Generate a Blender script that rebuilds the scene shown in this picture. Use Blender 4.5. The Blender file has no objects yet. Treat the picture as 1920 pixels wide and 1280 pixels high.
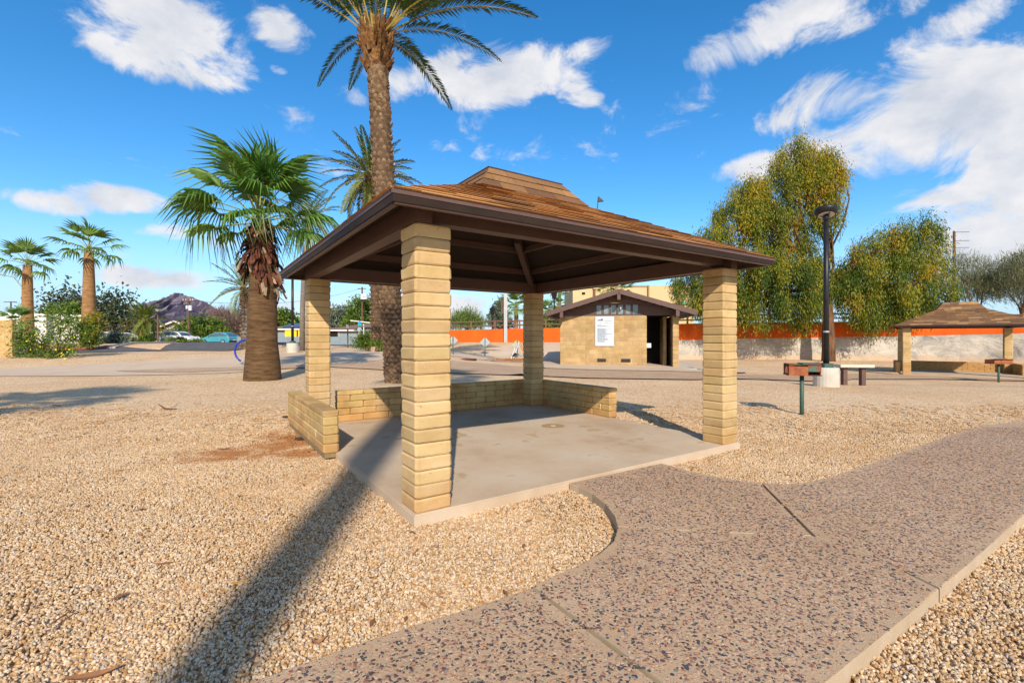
import bpy, bmesh, math, random
import numpy as np
from mathutils import noise, Vector, Matrix, Quaternion, Euler

random.seed(7)
RNG = np.random.default_rng(7)
SC = bpy.context.scene
COL = SC.collection
R = math.radians

# ------------------------------------------------------------------ camera, sky, sun, exposure
EYE, FPX, HX, HY = 1.378, 876.0, 960.0, 632.9
cam_d = bpy.data.cameras.new('camera')
cam_d.sensor_width = 36.0
cam_d.lens = FPX / 1920 * 36
cam_d.shift_y = -(640 - HY) / 1920
cam_d.clip_start = 0.05
cam_d.clip_end = 8000
cam = bpy.data.objects.new('camera', cam_d)
COL.objects.link(cam)
cam.location = (0, 0, EYE)
cam.rotation_euler = (R(90), 0, 0)
SC.camera = cam

SUN_EL = R(32.5)
SUN_AZ = Vector((0.0974, -1.0, 0)).normalized()          # horizontal direction towards the sun
sun_d = bpy.data.lights.new('sun', 'SUN')
sun_d.energy = 4.5
sun_d.angle = R(0.53)
sun_d.color = (1.0, 0.90, 0.76)
sun = bpy.data.objects.new('sun', sun_d)
COL.objects.link(sun)
sdir = SUN_AZ * math.cos(SUN_EL) + Vector((0, 0, math.sin(SUN_EL)))
sun.rotation_euler = (-sdir).to_track_quat('-Z', 'Y').to_euler()
sun.location = sdir * 60

SC.view_settings.view_transform = 'Standard'
SC.view_settings.look = 'None'
SC.view_settings.exposure = 0.30
SC.view_settings.gamma = 1.0
SC.view_settings.use_curve_mapping = False
SC.render.engine = 'CYCLES'
SC.cycles.use_denoising = True
SC.cycles.max_bounces = 6
SC.cycles.diffuse_bounces = 4
SC.cycles.transparent_max_bounces = 6
SC.cycles.sample_clamp_indirect = 6.0
SC.cycles.use_adaptive_sampling = True
SC.cycles.adaptive_threshold = 0.02


class NT:
    """Small node-tree writer."""
    def __init__(self, nt):
        self.nt = nt
        nt.nodes.clear()

    def n(self, typ, ins=None, **props):
        nd = self.nt.nodes.new(typ)
        for k, v in props.items():
            setattr(nd, k, v)
        for k, v in (ins or {}).items():
            s = nd.inputs[k]
            if isinstance(v, bpy.types.NodeSocket):
                self.nt.links.new(v, s)
            else:
                s.default_value = v
        return nd

    def math(self, op, a, b=0.0, c=0.0, clamp=False):
        nd = self.n('ShaderNodeMath', {0: a, 1: b, 2: c}, operation=op, use_clamp=clamp)
        return nd.outputs[0]

    def vmath(self, op, a, b=(0, 0, 0), out=0):
        nd = self.n('ShaderNodeVectorMath', {0: a, 1: b}, operation=op)
        return nd.outputs[out]

    def ramp(self, fac, stops, interp='LINEAR'):
        nd = self.n('ShaderNodeValToRGB', {0: fac})
        cr = nd.color_ramp
        cr.interpolation = interp
        while len(cr.elements) < len(stops):
            cr.elements.new(0.5)
        for e, (p, c) in zip(cr.elements, stops):
            e.position = p
            e.color = (*c, 1) if len(c) == 3 else c
        return nd.outputs[0]

    def mix(self, fac, a, b, blend='MIX'):
        nd = self.n('ShaderNodeMix', data_type='RGBA', blend_type=blend)
        for idx, v in ((0, fac), (6, a), (7, b)):
            s = nd.inputs[idx]
            if isinstance(v, bpy.types.NodeSocket):
                self.nt.links.new(v, s)
            else:
                s.default_value = v if idx == 0 else ((*v, 1) if len(v) == 3 else v)
        return nd.outputs[2]

    def noise(self, vec, scale, detail=4.0, rough=0.5, dist=0.0):
        return self.n('ShaderNodeTexNoise', {'Vector': vec, 'Scale': scale, 'Detail': detail, 'Roughness': rough, 'Distortion': dist})


def ray(px, py):
    return Vector(((px - HX) / FPX, 1.0, (HY - py) / FPX))


# sky: Nishita air with procedural cumulus, all in world directions
world = bpy.data.worlds.new('World')
SC.world = world
world.use_nodes = True
W = NT(world.node_tree)
out = W.n('ShaderNodeOutputWorld')
sky = W.n('ShaderNodeTexSky', sky_type='NISHITA', sun_disc=False, sun_elevation=SUN_EL,
          sun_rotation=math.atan2(SUN_AZ.x, SUN_AZ.y), altitude=400, air_density=1.0, dust_density=0.6, ozone_density=3.0)
skyc = W.n('ShaderNodeHueSaturation', {'Hue': 0.498, 'Saturation': 1.33, 'Value': 1.90, 'Color': sky.outputs[0]}).outputs[0]
dirv = W.vmath('NORMALIZE', W.n('ShaderNodeTexCoord').outputs['Generated'])
elev = W.n('ShaderNodeSeparateXYZ', {0: dirv}).outputs[2]
skyc = W.mix(W.n('ShaderNodeMapRange', {0: elev, 1: .24, 2: 0.0, 3: 0.0, 4: .82}, interpolation_type='SMOOTHSTEP').outputs[0], skyc, (4.3, 6.6, 9.2))
CLOUDS = [(330, 60, 150, 70, 1.0), (290, 105, 150, 45, 1.0), (410, 120, 70, 28, .8), (520, 50, 70, 42, .9), (395, 18, 90, 30, .7),
          (880, 155, 190, 40, 1.0), (1000, 140, 130, 48, 1.0), (1070, 100, 110, 28, .8), (1100, 180, 40, 18, .6), (1155, 150, 22, 10, .5),
          (1500, 45, 190, 55, .9), (1400, 90, 100, 24, .6), (1620, 20, 90, 40, .7), (1700, 90, 60, 30, .45), (1850, 25, 130, 40, .7),
          (1800, 210, 190, 110, 1.15), (1900, 300, 130, 100, 1.2), (1640, 250, 170, 60, 1.0), (1560, 190, 120, 55, .95), (1440, 310, 110, 28, .95), (1480, 225, 70, 30, .8),
          (1770, 350, 120, 38, .8), (1890, 440, 110, 95, 1.2), (1640, 430, 60, 18, .5), (1750, 460, 60, 50, .5),
          (75, 375, 85, 24, 1.0), (215, 370, 75, 28, 1.0), (320, 435, 60, 18, .8), (310, 522, 115, 22, 1.1), (400, 460, 70, 26, .6),
          (520, 130, 20, 9, .6), (660, 175, 40, 22, .5), (780, 575, 260, 42, .8), (1000, 560, 160, 40, .6), (250, 480, 70, 12, .5), (1180, 300, 300, 40, .32)]
blob = None
for px, py, rx, ry, st in CLOUDS:
    d = ray(px, py)
    ln = d.length
    c = d.normalized()
    t1 = Vector((c.y, -c.x, 0)).normalized()
    t2 = t1.cross(c)
    if t2.z < 0:
        t2 = -t2
    cosa = c.y
    sx = max(rx / FPX / ln * 1.0, 1e-3) * (cosa ** 0.5)
    sy = ry / FPX / ln
    a = W.math('MULTIPLY', W.vmath('DOT_PRODUCT', dirv, tuple(t1), 1), 1 / sx)
    b = W.math('MULTIPLY', W.vmath('DOT_PRODUCT', dirv, tuple(t2), 1), 1 / sy)
    r2 = W.math('ADD', W.math('MULTIPLY', a, a), W.math('MULTIPLY', b, b))
    front = W.math('GREATER_THAN', W.vmath('DOT_PRODUCT', dirv, tuple(c), 1), 0.0)
    v = W.math('MULTIPLY', W.math('SUBTRACT', 1.0, W.math('MULTIPLY', r2, 0.45), clamp=True), st)
    v = W.math('MULTIPLY', v, front)
    blob = v if blob is None else W.n('ShaderNodeMath', {0: blob, 1: v, 2: 0.25}, operation='SMOOTH_MAX').outputs[0]
flat = W.vmath('MULTIPLY', dirv, (1.0, 1.0, 1.55))
n1 = W.noise(flat, 7.0, 12.0, 0.62, 0.5).outputs[0]
n2 = W.noise(flat, 2.3, 5.0, 0.55).outputs[0]
# elsewhere round the sky: unseen clouds, cover widened to whiten the fill light
sep = W.n('ShaderNodeSeparateXYZ', {0: dirv})
behind = W.math('LESS_THAN', sep.outputs[1], 0.25)
scatter = W.math('MULTIPLY', W.math('MULTIPLY', W.math('SUBTRACT', n2, 0.38), 3.0, clamp=True), behind)
cov = W.math('MAXIMUM', blob, scatter)
dens = W.math('ADD', cov, W.math('MULTIPLY', W.math('SUBTRACT', n1, 0.5), 2.6))
dens = W.n('ShaderNodeMapRange', {0: dens, 1: 0.44, 2: 0.92}, interpolation_type='SMOOTHSTEP').outputs[0]
dens = W.math('MULTIPLY', dens, 0.97)
shade = W.noise(W.vmath('ADD', flat, (0.0, 0.0, 0.05)), 8.0, 6.0, 0.6).outputs[0]
ccol = W.ramp(shade, [(0.30, (5.6, 6.0, 6.8)), (0.60, (8.3, 8.2, 8.3))])
full = W.mix(dens, skyc, ccol)
bg = W.n('ShaderNodeBackground', {'Color': full, 'Strength': 0.090})
W.nt.links.new(bg.outputs[0], out.inputs[0])


# ------------------------------------------------------------------ materials
def mat(name, cols, scale=6.0, rough=0.85, bump=0.0, bscale=None, rand=0.0, stretch=(1, 1, 1), island=False,
        detail=6.0, metal=0.0, hue=0.0, translucent=0.0, randramp=None, obj=False, spec=0.3, speck=None, bdist=0.01, splash=None):
    m = bpy.data.materials.new(name)
    m.use_nodes = True
    T = NT(m.node_tree)
    o = T.n('ShaderNodeOutputMaterial')
    geo = T.n('ShaderNodeNewGeometry')
    pos = T.n('ShaderNodeTexCoord').outputs['Object'] if obj else geo.outputs['Position']
    pos = T.vmath('MULTIPLY', pos, stretch)
    nz = T.noise(pos, scale, detail, 0.6).outputs[0]
    if len(cols) == 1:
        c = T.mix(0.0, cols[0], cols[0])
    else:
        lo, hi = 0.32, 0.68
        k = len(cols) - 1
        c = T.ramp(nz, [(lo + (hi - lo) * i / k, q) for i, q in enumerate(cols)])
    if island == 'tone':
        rnd = T.n('ShaderNodeAttribute', attribute_name='tone').outputs['Fac']
    else:
        rnd = geo.outputs['Random Per Island'] if island else T.n('ShaderNodeObjectInfo').outputs['Random']
    if randramp:
        rc = T.ramp(rnd, randramp)
        c = T.mix(1.0, c, rc, 'MULTIPLY')
    if rand or hue:
        r2 = T.n('ShaderNodeTexWhiteNoise', {'W': rnd}, noise_dimensions='1D').outputs[0]
        hs = T.n('ShaderNodeHueSaturation', {'Hue': T.math('ADD', 0.5, T.math('MULTIPLY', T.math('SUBTRACT', r2, 0.5), hue)),
                                             'Value': T.math('ADD', 1.0 - rand / 2, T.math('MULTIPLY', rnd, rand)), 'Color': c})
        c = hs.outputs[0]
    if speck:
        sscale, sth, scol = speck
        s = T.noise(pos, sscale, 3.0, 0.6).outputs[0]
        c = T.mix(T.n('ShaderNodeMapRange', {0: s, 1: sth, 2: sth + 0.06}).outputs[0], c, scol)
    if splash:        # earth splashed up from the ground
        zz_ = T.n('ShaderNodeSeparateXYZ', {0: geo.outputs['Position']}).outputs[2]
        ns = T.noise(geo.outputs['Position'], 7.0, 6, .7).outputs[0]
        f_ = T.n('ShaderNodeMapRange', {0: T.math('ADD', zz_, T.math('MULTIPLY', ns, -.55)), 1: .02, 2: -.20}).outputs[0]
        c = T.mix(T.math('MULTIPLY', f_, .6), c, splash)
        run = T.noise(T.vmath('MULTIPLY', geo.outputs['Position'], (9, 9, .7)), 1.0, 5, .65).outputs[0]
        c = T.mix(T.n('ShaderNodeMapRange', {0: run, 1: .56, 2: .75, 3: 0.0, 4: .45}).outputs[0], c, (.27, .19, .09))
    p = T.n('ShaderNodeBsdfPrincipled', {'Base Color': c, 'Roughness': rough, 'Metallic': metal, 'Specular IOR Level': spec})
    if bump:
        bn = T.noise(pos, bscale or scale * 6, 5.0, 0.65).outputs[0]
        b = T.n('ShaderNodeBump', {'Height': bn, 'Strength': bump, 'Distance': bdist})
        T.nt.links.new(b.outputs[0], p.inputs['Normal'])
    sh = p.outputs[0]
    if translucent:
        tr = T.n('ShaderNodeBsdfTranslucent', {'Color': T.mix(1.0, c, (1.2, 1.25, 0.6), 'MULTIPLY')})
        ms = T.n('ShaderNodeMixShader', {0: translucent, 1: sh, 2: tr.outputs[0]})
        sh = ms.outputs[0]
    T.nt.links.new(sh, o.inputs[0])
    return m


M = {}
M['block'] = mat('slump_block', [(.43, .28, .115), (.53, .362, .165), (.59, .42, .21)], 2.2, .92, .4, 42, .24, (1, 1, 1.5), hue=.012, bdist=.008,
                 speck=(24, .66, (.36, .25, .12)), splash=(.46, .23, .075))
M['block_wall'] = mat('slump_block_wall', [(.36, .215, .08), (.48, .31, .12), (.54, .375, .17)], 2.5, .92, .35, 42, .26, hue=.014, bdist=.008,
                      speck=(9, .64, (.25, .175, .07)), splash=(.44, .21, .065))
M['block_rest'] = mat('restroom_block', [(.34, .215, .088), (.41, .27, .12), (.47, .325, .16)], 2.0, .92, .3, 30, .24, hue=.012, bdist=.008)
M['mortar'] = mat('mortar', [(.22, .15, .07), (.28, .20, .10)], 20, .95, .2)
M['mortar_pale'] = mat('mortar_pale', [(.40, .30, .16), (.48, .37, .21)], 20, .95, .2)
M['brown'] = mat('brown_paint', [(.105, .060, .047), (.125, .073, .058)], 5, .5, .12, 60)
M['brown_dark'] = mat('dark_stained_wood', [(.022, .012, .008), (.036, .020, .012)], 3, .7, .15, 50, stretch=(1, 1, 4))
M['shingle'] = mat('asphalt_shingle', [(.80, .76, .70), (1.0, 1.0, 1.0)], 30, .9, .5, 300, .10, bdist=.004,
                   randramp=[(0, (.22, .10, .040)), (.25, (.36, .165, .050)), (.6, (.47, .225, .068)), (.85, (.58, .30, .10)), (1, (.27, .135, .06))])
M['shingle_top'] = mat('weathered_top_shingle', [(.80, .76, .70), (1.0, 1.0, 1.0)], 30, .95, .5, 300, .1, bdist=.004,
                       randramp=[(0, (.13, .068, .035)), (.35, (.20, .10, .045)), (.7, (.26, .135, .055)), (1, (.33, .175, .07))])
M['shingle_stuff'] = mat('asphalt_shingle_joined', [(.80, .76, .70), (1.0, 1.0, 1.0)], 30, .9, .5, 300, .10, island=True, bdist=.004,
                         randramp=[(0, (.22, .10, .040)), (.25, (.36, .165, .050)), (.6, (.47, .225, .068)), (.85, (.58, .30, .10)), (1, (.27, .135, .06))])
M['shingle_old'] = mat('weathered_shingle', [(.80, .76, .70), (1.0, 1.0, 1.0)], 6, .9, .5, 200, .10, island=True, bdist=.004,
                       randramp=[(0, (.17, .088, .042)), (.45, (.225, .115, .048)), (.8, (.28, .145, .06)), (.94, (.44, .25, .095)), (1, (.15, .105, .08))])
M['felt'] = mat('roof_felt', [(.05, .028, .018), (.07, .04, .025)], 10, .9)
M['flashing'] = mat('metal_flashing', [(.30, .33, .36), (.42, .45, .48)], 8, .35, metal=.7)
M['concrete'] = mat('slab_concrete', [(.45, .315, .195), (.535, .40, .27), (.57, .47, .345)], 1.1, .85, .12, 60, stretch=(1, 1, 1), speck=(2.2, .60, (.45, .315, .175)), bdist=.004)
M['concrete_pale'] = mat('pale_concrete', [(.46, .41, .33), (.56, .52, .44)], 3, .9, .2, 40)
M['path_concrete'] = mat('tan_concrete_walk', [(.52, .38, .25), (.58, .44, .31)], 1.0, .9, .1, 40)
M['path_edge'] = mat('path_edge_concrete', [(.40, .30, .19), (.50, .385, .26)], 4, .9, .3, 60, bdist=.004)
M['asphalt'] = mat('asphalt', [(.085, .078, .075), (.12, .112, .108)], 2, .9, .2, 60)
M['kerb'] = mat('kerb_concrete', [(.45, .38, .30), (.55, .48, .39)], 3, .9)
M['kerb_red'] = mat('red_kerb_paint', [(.55, .03, .02), (.70, .05, .03)], 3, .7)
M['orange'] = mat('orange_stucco', [(.60, .085, .006), (.70, .12, .010)], .8, .9, .3, 30, stretch=(1, 1, .5))
M['orange_dark'] = mat('deep_orange_stucco', [(.34, .045, .010), (.44, .06, .012)], .8, .9, .3, 30)
M['stucco'] = mat('beige_stucco', [(.56, .40, .20), (.62, .45, .24)], .5, .9, .2, 20)
M['stucco_brown'] = mat('brown_stucco', [(.36, .23, .11), (.40, .26, .13)], .5, .9, .2, 20)
M['white_wall'] = mat('white_stucco', [(.62, .58, .52), (.76, .73, .68)], .6, .9, .2, 20)
M['grey_siding'] = mat('grey_siding', [(.20, .24, .25), (.25, .29, .30)], 2, .8)
M['yellow'] = mat('yellow_paint', [(.80, .50, .02), (.85, .56, .03)], 2, .6)
M['terracotta'] = mat('terracotta_roof', [(.42, .19, .09), (.52, .26, .13)], 4, .9, .4, 20)
M['brown_roof'] = mat('brown_roof', [(.16, .10, .075), (.22, .14, .10)], 3, .9, .3, 30)
M['solar'] = mat('solar_panel', [(.05, .07, .13), (.09, .12, .19)], 3, .3)
M['glass'] = mat('window_glass', [(.06, .075, .085), (.11, .13, .14)], 2, .08, spec=.8)
M['pane'] = mat('frosted_pane', [(.13, .17, .18), (.25, .30, .30)], 4, .2, spec=.6)
M['white'] = mat('white_paint', [(.60, .63, .65), (.65, .67, .69)], 3, .4)
M['print'] = mat('grey_print', [(.10, .14, .20), (.16, .20, .26)], 3, .6)
M['print_dark'] = mat('dark_print', [(.03, .06, .08), (.05, .09, .10)], 3, .6)
M['black'] = mat('black_metal', [(.018, .017, .019), (.03, .028, .03)], 5, .38, metal=.3)
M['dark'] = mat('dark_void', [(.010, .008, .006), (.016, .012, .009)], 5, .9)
M['lens'] = mat('lamp_lens', [(.50, .50, .48), (.58, .57, .54)], 5, .25)
M['rust'] = mat('rusted_steel', [(.20, .055, .022), (.30, .09, .035), (.36, .14, .06)], 9, .8, .4, 60)
M['rust_dark'] = mat('sooty_steel', [(.05, .018, .010), (.11, .04, .02)], 9, .85, .3, 60)
M['green_paint'] = mat('green_paint', [(.05, .12, .085), (.08, .16, .115)], 8, .7, speck=(11, .50, (.22, .07, .035)))
M['green_post'] = mat('green_post_paint', [(.04, .085, .06), (.06, .11, .08)], 8, .55)
M['sign_back'] = mat('sign_back_metal', [(.30, .36, .36), (.38, .43, .41)], 6, .5, metal=.4)
M['sign_green'] = mat('sign_back_green', [(.34, .42, .25), (.40, .47, .30)], 6, .6)
M['wood_pole'] = mat('pole_wood', [(.10, .055, .035), (.16, .09, .06)], 4, .9, .3, 40, stretch=(1, 1, .2))
M['steel'] = mat('grey_steel', [(.34, .34, .34), (.44, .43, .42)], 4, .5, metal=.5)
M['transformer'] = mat('transformer_grey', [(.55, .60, .62), (.64, .68, .70)], 4, .5)
M['blue_paint'] = mat('blue_paint', [(.02, .03, .30), (.03, .05, .42)], 5, .35)
M['bench_top'] = mat('bench_concrete', [(.50, .46, .35), (.60, .56, .44)], 5, .85, .2, 50)
M['bench_leg'] = mat('bench_leg_brown', [(.10, .055, .045), (.14, .08, .06)], 6, .7)
M['teal_car'] = mat('teal_car_paint', [(.06, .28, .33), (.07, .31, .36)], 2, .22, spec=.6)
M['white_car'] = mat('white_car_paint', [(.74, .75, .76), (.78, .79, .80)], 2, .22, spec=.6)
M['dark_car'] = mat('dark_car_paint', [(.03, .035, .05), (.04, .045, .06)], 2, .22, spec=.6)
M['tyre'] = mat('tyre_rubber', [(.018, .018, .018), (.025, .025, .025)], 5, .9)
M['rim'] = mat('wheel_rim', [(.50, .51, .53), (.60, .61, .62)], 5, .3, metal=.6)
M['tail'] = mat('red_lamp_plastic', [(.45, .02, .02), (.55, .03, .03)], 5, .25)
M['head'] = mat('clear_lamp_plastic', [(.70, .72, .74), (.76, .78, .80)], 5, .15)
M['fan_trunk'] = mat('fan_palm_trunk', [(.065, .033, .013), (.125, .068, .028), (.185, .108, .05)], 2.6, .95, .9, 22, stretch=(1, 1, 5), bdist=.03)
M['far_trunk'] = mat('far_palm_trunk', [(.19, .09, .032), (.30, .155, .06), (.36, .20, .085)], 2.2, .95, .5, 22, stretch=(1, 1, 3), bdist=.03)
M['date_trunk'] = mat('date_palm_trunk', [(.07, .04, .022), (.13, .08, .045)], 6, .95, .5, 30, bdist=.03)
M['boot'] = mat('leaf_base', [(.14, .08, .042), (.25, .155, .085), (.34, .235, .14)], 9, .95, .4, 50, .5, bdist=.01)
M['boot_orange'] = mat('fresh_leaf_base', [(.085, .035, .014), (.22, .10, .03), (.36, .20, .075)], 7, .9, .3, 50, .4)
M['boot_stuff'] = mat('leaf_base_joined', [(.13, .075, .04), (.24, .15, .08), (.33, .225, .135)], 9, .95, .4, 50, .5, island=True)
M['fibre'] = mat('dead_palm_fibre', [(.05, .016, .010), (.11, .035, .018), (.17, .07, .035)], 7, .95, .5, 40, .7)
M['fibre_pale'] = mat('dead_frond_stub', [(.24, .16, .09), (.36, .27, .17)], 7, .95, .3, 40, .5)
M['grey_trunk'] = mat('grey_palm_trunk', [(.14, .11, .085), (.22, .18, .14)], 3, .95, .5, 30, stretch=(1, 1, 4))
M['fan_leaf'] = mat('fan_leaf', [(.05, .125, .018), (.105, .21, .03), (.21, .30, .055)], 1.1, .45, .0, None, .5, hue=.03, translucent=.28, spec=.45)
M['fan_leaf_far'] = mat('far_fan_leaf', [(.11, .19, .04), (.17, .27, .055)], 1.1, .5, .0, None, .5, hue=.03, translucent=.22)
M['petiole'] = mat('petiole', [(.24, .27, .05), (.32, .31, .08)], 3, .5)
M['petiole_orange'] = mat('date_petiole', [(.33, .27, .06), (.42, .30, .09)], 3, .5)
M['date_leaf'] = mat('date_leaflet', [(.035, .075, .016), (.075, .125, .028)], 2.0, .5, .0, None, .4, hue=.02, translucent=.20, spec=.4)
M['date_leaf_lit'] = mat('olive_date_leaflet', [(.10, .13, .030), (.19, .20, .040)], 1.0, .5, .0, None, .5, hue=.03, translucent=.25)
M['canary_leaf'] = mat('canary_leaflet', [(.08, .14, .018), (.17, .21, .03)], .8, .5, .0, None, .5, hue=.03, translucent=.2)
M['bluegreen_leaf'] = mat('grey_green_leaflet', [(.13, .21, .12), (.20, .28, .15)], 1.0, .5, .0, None, .4, translucent=.2)
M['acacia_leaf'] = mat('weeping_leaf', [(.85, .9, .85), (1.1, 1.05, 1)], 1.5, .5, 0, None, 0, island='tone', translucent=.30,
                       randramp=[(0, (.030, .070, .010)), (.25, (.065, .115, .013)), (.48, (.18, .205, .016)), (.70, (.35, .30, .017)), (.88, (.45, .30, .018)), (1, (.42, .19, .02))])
M['bark'] = mat('tree_bark', [(.055, .028, .016), (.13, .065, .032), (.20, .11, .05)], 5, .95, .8, 30, stretch=(1, 1, .3), bdist=.03)
M['dark_leaf'] = mat('dark_tree_leaf', [(.7, .7, .7), (1, 1, 1)], .5, .6, 0, None, .5, island=True, translucent=.12,
                     randramp=[(0, (.035, .045, .03)), (.5, (.06, .085, .035)), (1, (.10, .12, .04))])
M['green_leaf'] = mat('bright_tree_leaf', [(.7, .7, .7), (1, 1, 1)], .6, .6, 0, None, .5, island=True, translucent=.2,
                      randramp=[(0, (.06, .13, .015)), (.5, (.12, .20, .022)), (1, (.21, .26, .03))])
M['olive_leaf'] = mat('olive_tree_leaf', [(.7, .7, .7), (1, 1, 1)], .6, .6, 0, None, .5, island=True, translucent=.2,
                      randramp=[(0, (.12, .14, .06)), (.5, (.20, .21, .10)), (1, (.27, .26, .13))])
M['grey_leaf'] = mat('grey_green_leaf', [(.7, .7, .7), (1, 1, 1)], .6, .6, 0, None, .5, island=True, translucent=.1,
                     randramp=[(0, (.10, .14, .10)), (.5, (.16, .20, .14)), (1, (.20, .24, .16))])
M['bare_twig'] = mat('bare_twig', [(.16, .10, .085), (.24, .155, .125)], 3, .9, rand=.5, island=True)
M['flower'] = mat('yellow_flower', [(.80, .62, .04), (.85, .70, .08)], 3, .6, translucent=.2)
M['twig'] = mat('orange_twig', [(.30, .12, .035), (.45, .20, .06)], 5, .9, rand=.6, island=True)
M['dry_leaf'] = mat('dry_leaf', [(.20, .08, .035), (.30, .14, .06)], 20, .8)
M['orange_leaf'] = mat('orange_dry_leaf', [(.50, .22, .03), (.60, .30, .05)], 20, .8)
M['rail'] = mat('rusty_rail', [(.13, .065, .04), (.19, .10, .06)], 3, .7)
M['cobalt'] = mat('barrier_orange', [(.75, .16, .03), (.8, .2, .04)], 3, .6)
M['street_blue'] = mat('street_sign_blue', [(.02, .28, .62), (.03, .32, .68)], 3, .5)
M['street_green'] = mat('street_sign_green', [(.01, .42, .32), (.02, .46, .36)], 3, .5)


def ground_material(name, cols, cell, bump, dirt=True):
    """Loose gravel: two Voronoi layers give each stone its own colour and relief; a reddish dirt stain by the low wall."""
    m = bpy.data.materials.new(name)
    m.use_nodes = True
    T = NT(m.node_tree)
    o = T.n('ShaderNodeOutputMaterial')
    pos = T.n('ShaderNodeNewGeometry').outputs['Position']
    v = T.n('ShaderNodeTexVoronoi', {'Vector': pos, 'Scale': cell})
    rnd = T.n('ShaderNodeSeparateColor', {0: v.outputs['Color']}).outputs[0]
    c = T.ramp(rnd, cols)
    big = T.noise(pos, .35, 5, .6).outputs[0]
    c = T.mix(T.n('ShaderNodeMapRange', {0: big, 1: .42, 2: .70}).outputs[0], c, (.86, .78, .69), 'MULTIPLY')
    streak = T.noise(T.vmath('MULTIPLY', pos, (1.2, 2.6, 1)), 1.6, 8, .75).outputs[0]
    c = T.mix(T.n('ShaderNodeMapRange', {0: streak, 1: .57, 2: .76}).outputs[0], c, (.70, .62, .56), 'MULTIPLY')
    if dirt:
        c = dirt_mix(T, pos, c)
    p = T.n('ShaderNodeBsdfPrincipled', {'Base Color': c, 'Roughness': .9, 'Specular IOR Level': .2})
    mid = T.noise(pos, 9, 6, .7).outputs[0]
    h = T.math('ADD', T.math('MULTIPLY', v.outputs['Distance'], -1.0), T.math('MULTIPLY', mid, .8))
    b = T.n('ShaderNodeBump', {'Height': h, 'Strength': bump, 'Distance': .02})
    T.nt.links.new(b.outputs[0], p.inputs['Normal'])
    T.nt.links.new(p.outputs[0], o.inputs[0])
    return m


def dirt_mix(T, pos, c):
    nz = T.noise(pos, 3.0, 6, .7).outputs[0]
    f = None
    for cx, cy, rx, ry in ((-2.9, 6.3, 1.15, 1.7), (-3.3, 5.5, 1.3, .75), (-2.45, 5.6, .6, .9)):
        d = T.vmath('MULTIPLY', T.vmath('SUBTRACT', pos, (cx, cy, 0)), (1 / rx, 1 / ry, 0))
        g = T.math('SUBTRACT', 1.0, T.vmath('LENGTH', d, out=1), clamp=True)
        f = g if f is None else T.math('MAXIMUM', f, g)
    f = T.math('MULTIPLY', T.math('ADD', T.math('MULTIPLY', f, 2.6), T.math('MULTIPLY', T.math('SUBTRACT', nz, .78), 4.0)), 1.0, clamp=True)
    return T.mix(T.math('MULTIPLY', f, .88), c, (.29, .115, .030))


GRAVEL = [(0, (.33, .18, .08)), (.14, (.47, .285, .13)), (.36, (.56, .375, .195)), (.60, (.61, .455, .27)), (.80, (.69, .565, .42)), (.94, (.43, .345, .27)), (1, (.24, .175, .13))]
M['ground'] = ground_material('gravel_ground', [(p, tuple(min(.88, q * k_) for q, k_ in zip(c, (1.24, 1.19, 1.14)))) for p, c in GRAVEL], 42, .6)


def stone_material(name, cols, dirt):
    m = bpy.data.materials.new(name)
    m.use_nodes = True
    T = NT(m.node_tree)
    o = T.n('ShaderNodeOutputMaterial')
    pos = T.n('ShaderNodeNewGeometry').outputs['Position']
    c = T.ramp(T.n('ShaderNodeObjectInfo').outputs['Random'], cols)
    nz = T.noise(pos, 120, 2).outputs[0]
    c = T.mix(.5, c, T.ramp(nz, [(.3, (.7, .66, .62)), (.7, (1.1, 1.08, 1.05))]), 'MULTIPLY')
    big = T.noise(pos, .8, 4, .6).outputs[0]
    c = T.mix(T.n('ShaderNodeMapRange', {0: big, 1: .42, 2: .70}).outputs[0], c, (.86, .78, .69), 'MULTIPLY')
    if dirt:
        c = dirt_mix(T, pos, c)
    p = T.n('ShaderNodeBsdfPrincipled', {'Base Color': c, 'Roughness': .75, 'Specular IOR Level': .3})
    T.nt.links.new(p.outputs[0], o.inputs[0])
    return m


M['stone'] = stone_material('gravel_stone', GRAVEL, True)
PEBBLE = [(0, (.035, .05, .055)), (.16, (.07, .07, .075)), (.28, (.15, .085, .08)), (.36, (.30, .13, .09)), (.46, (.40, .245, .165)), (.80, (.56, .395, .26)), (.91, (.20, .20, .16)), (1, (.56, .25, .10))]
M['pebble'] = stone_material('path_pebble', PEBBLE, False)


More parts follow.
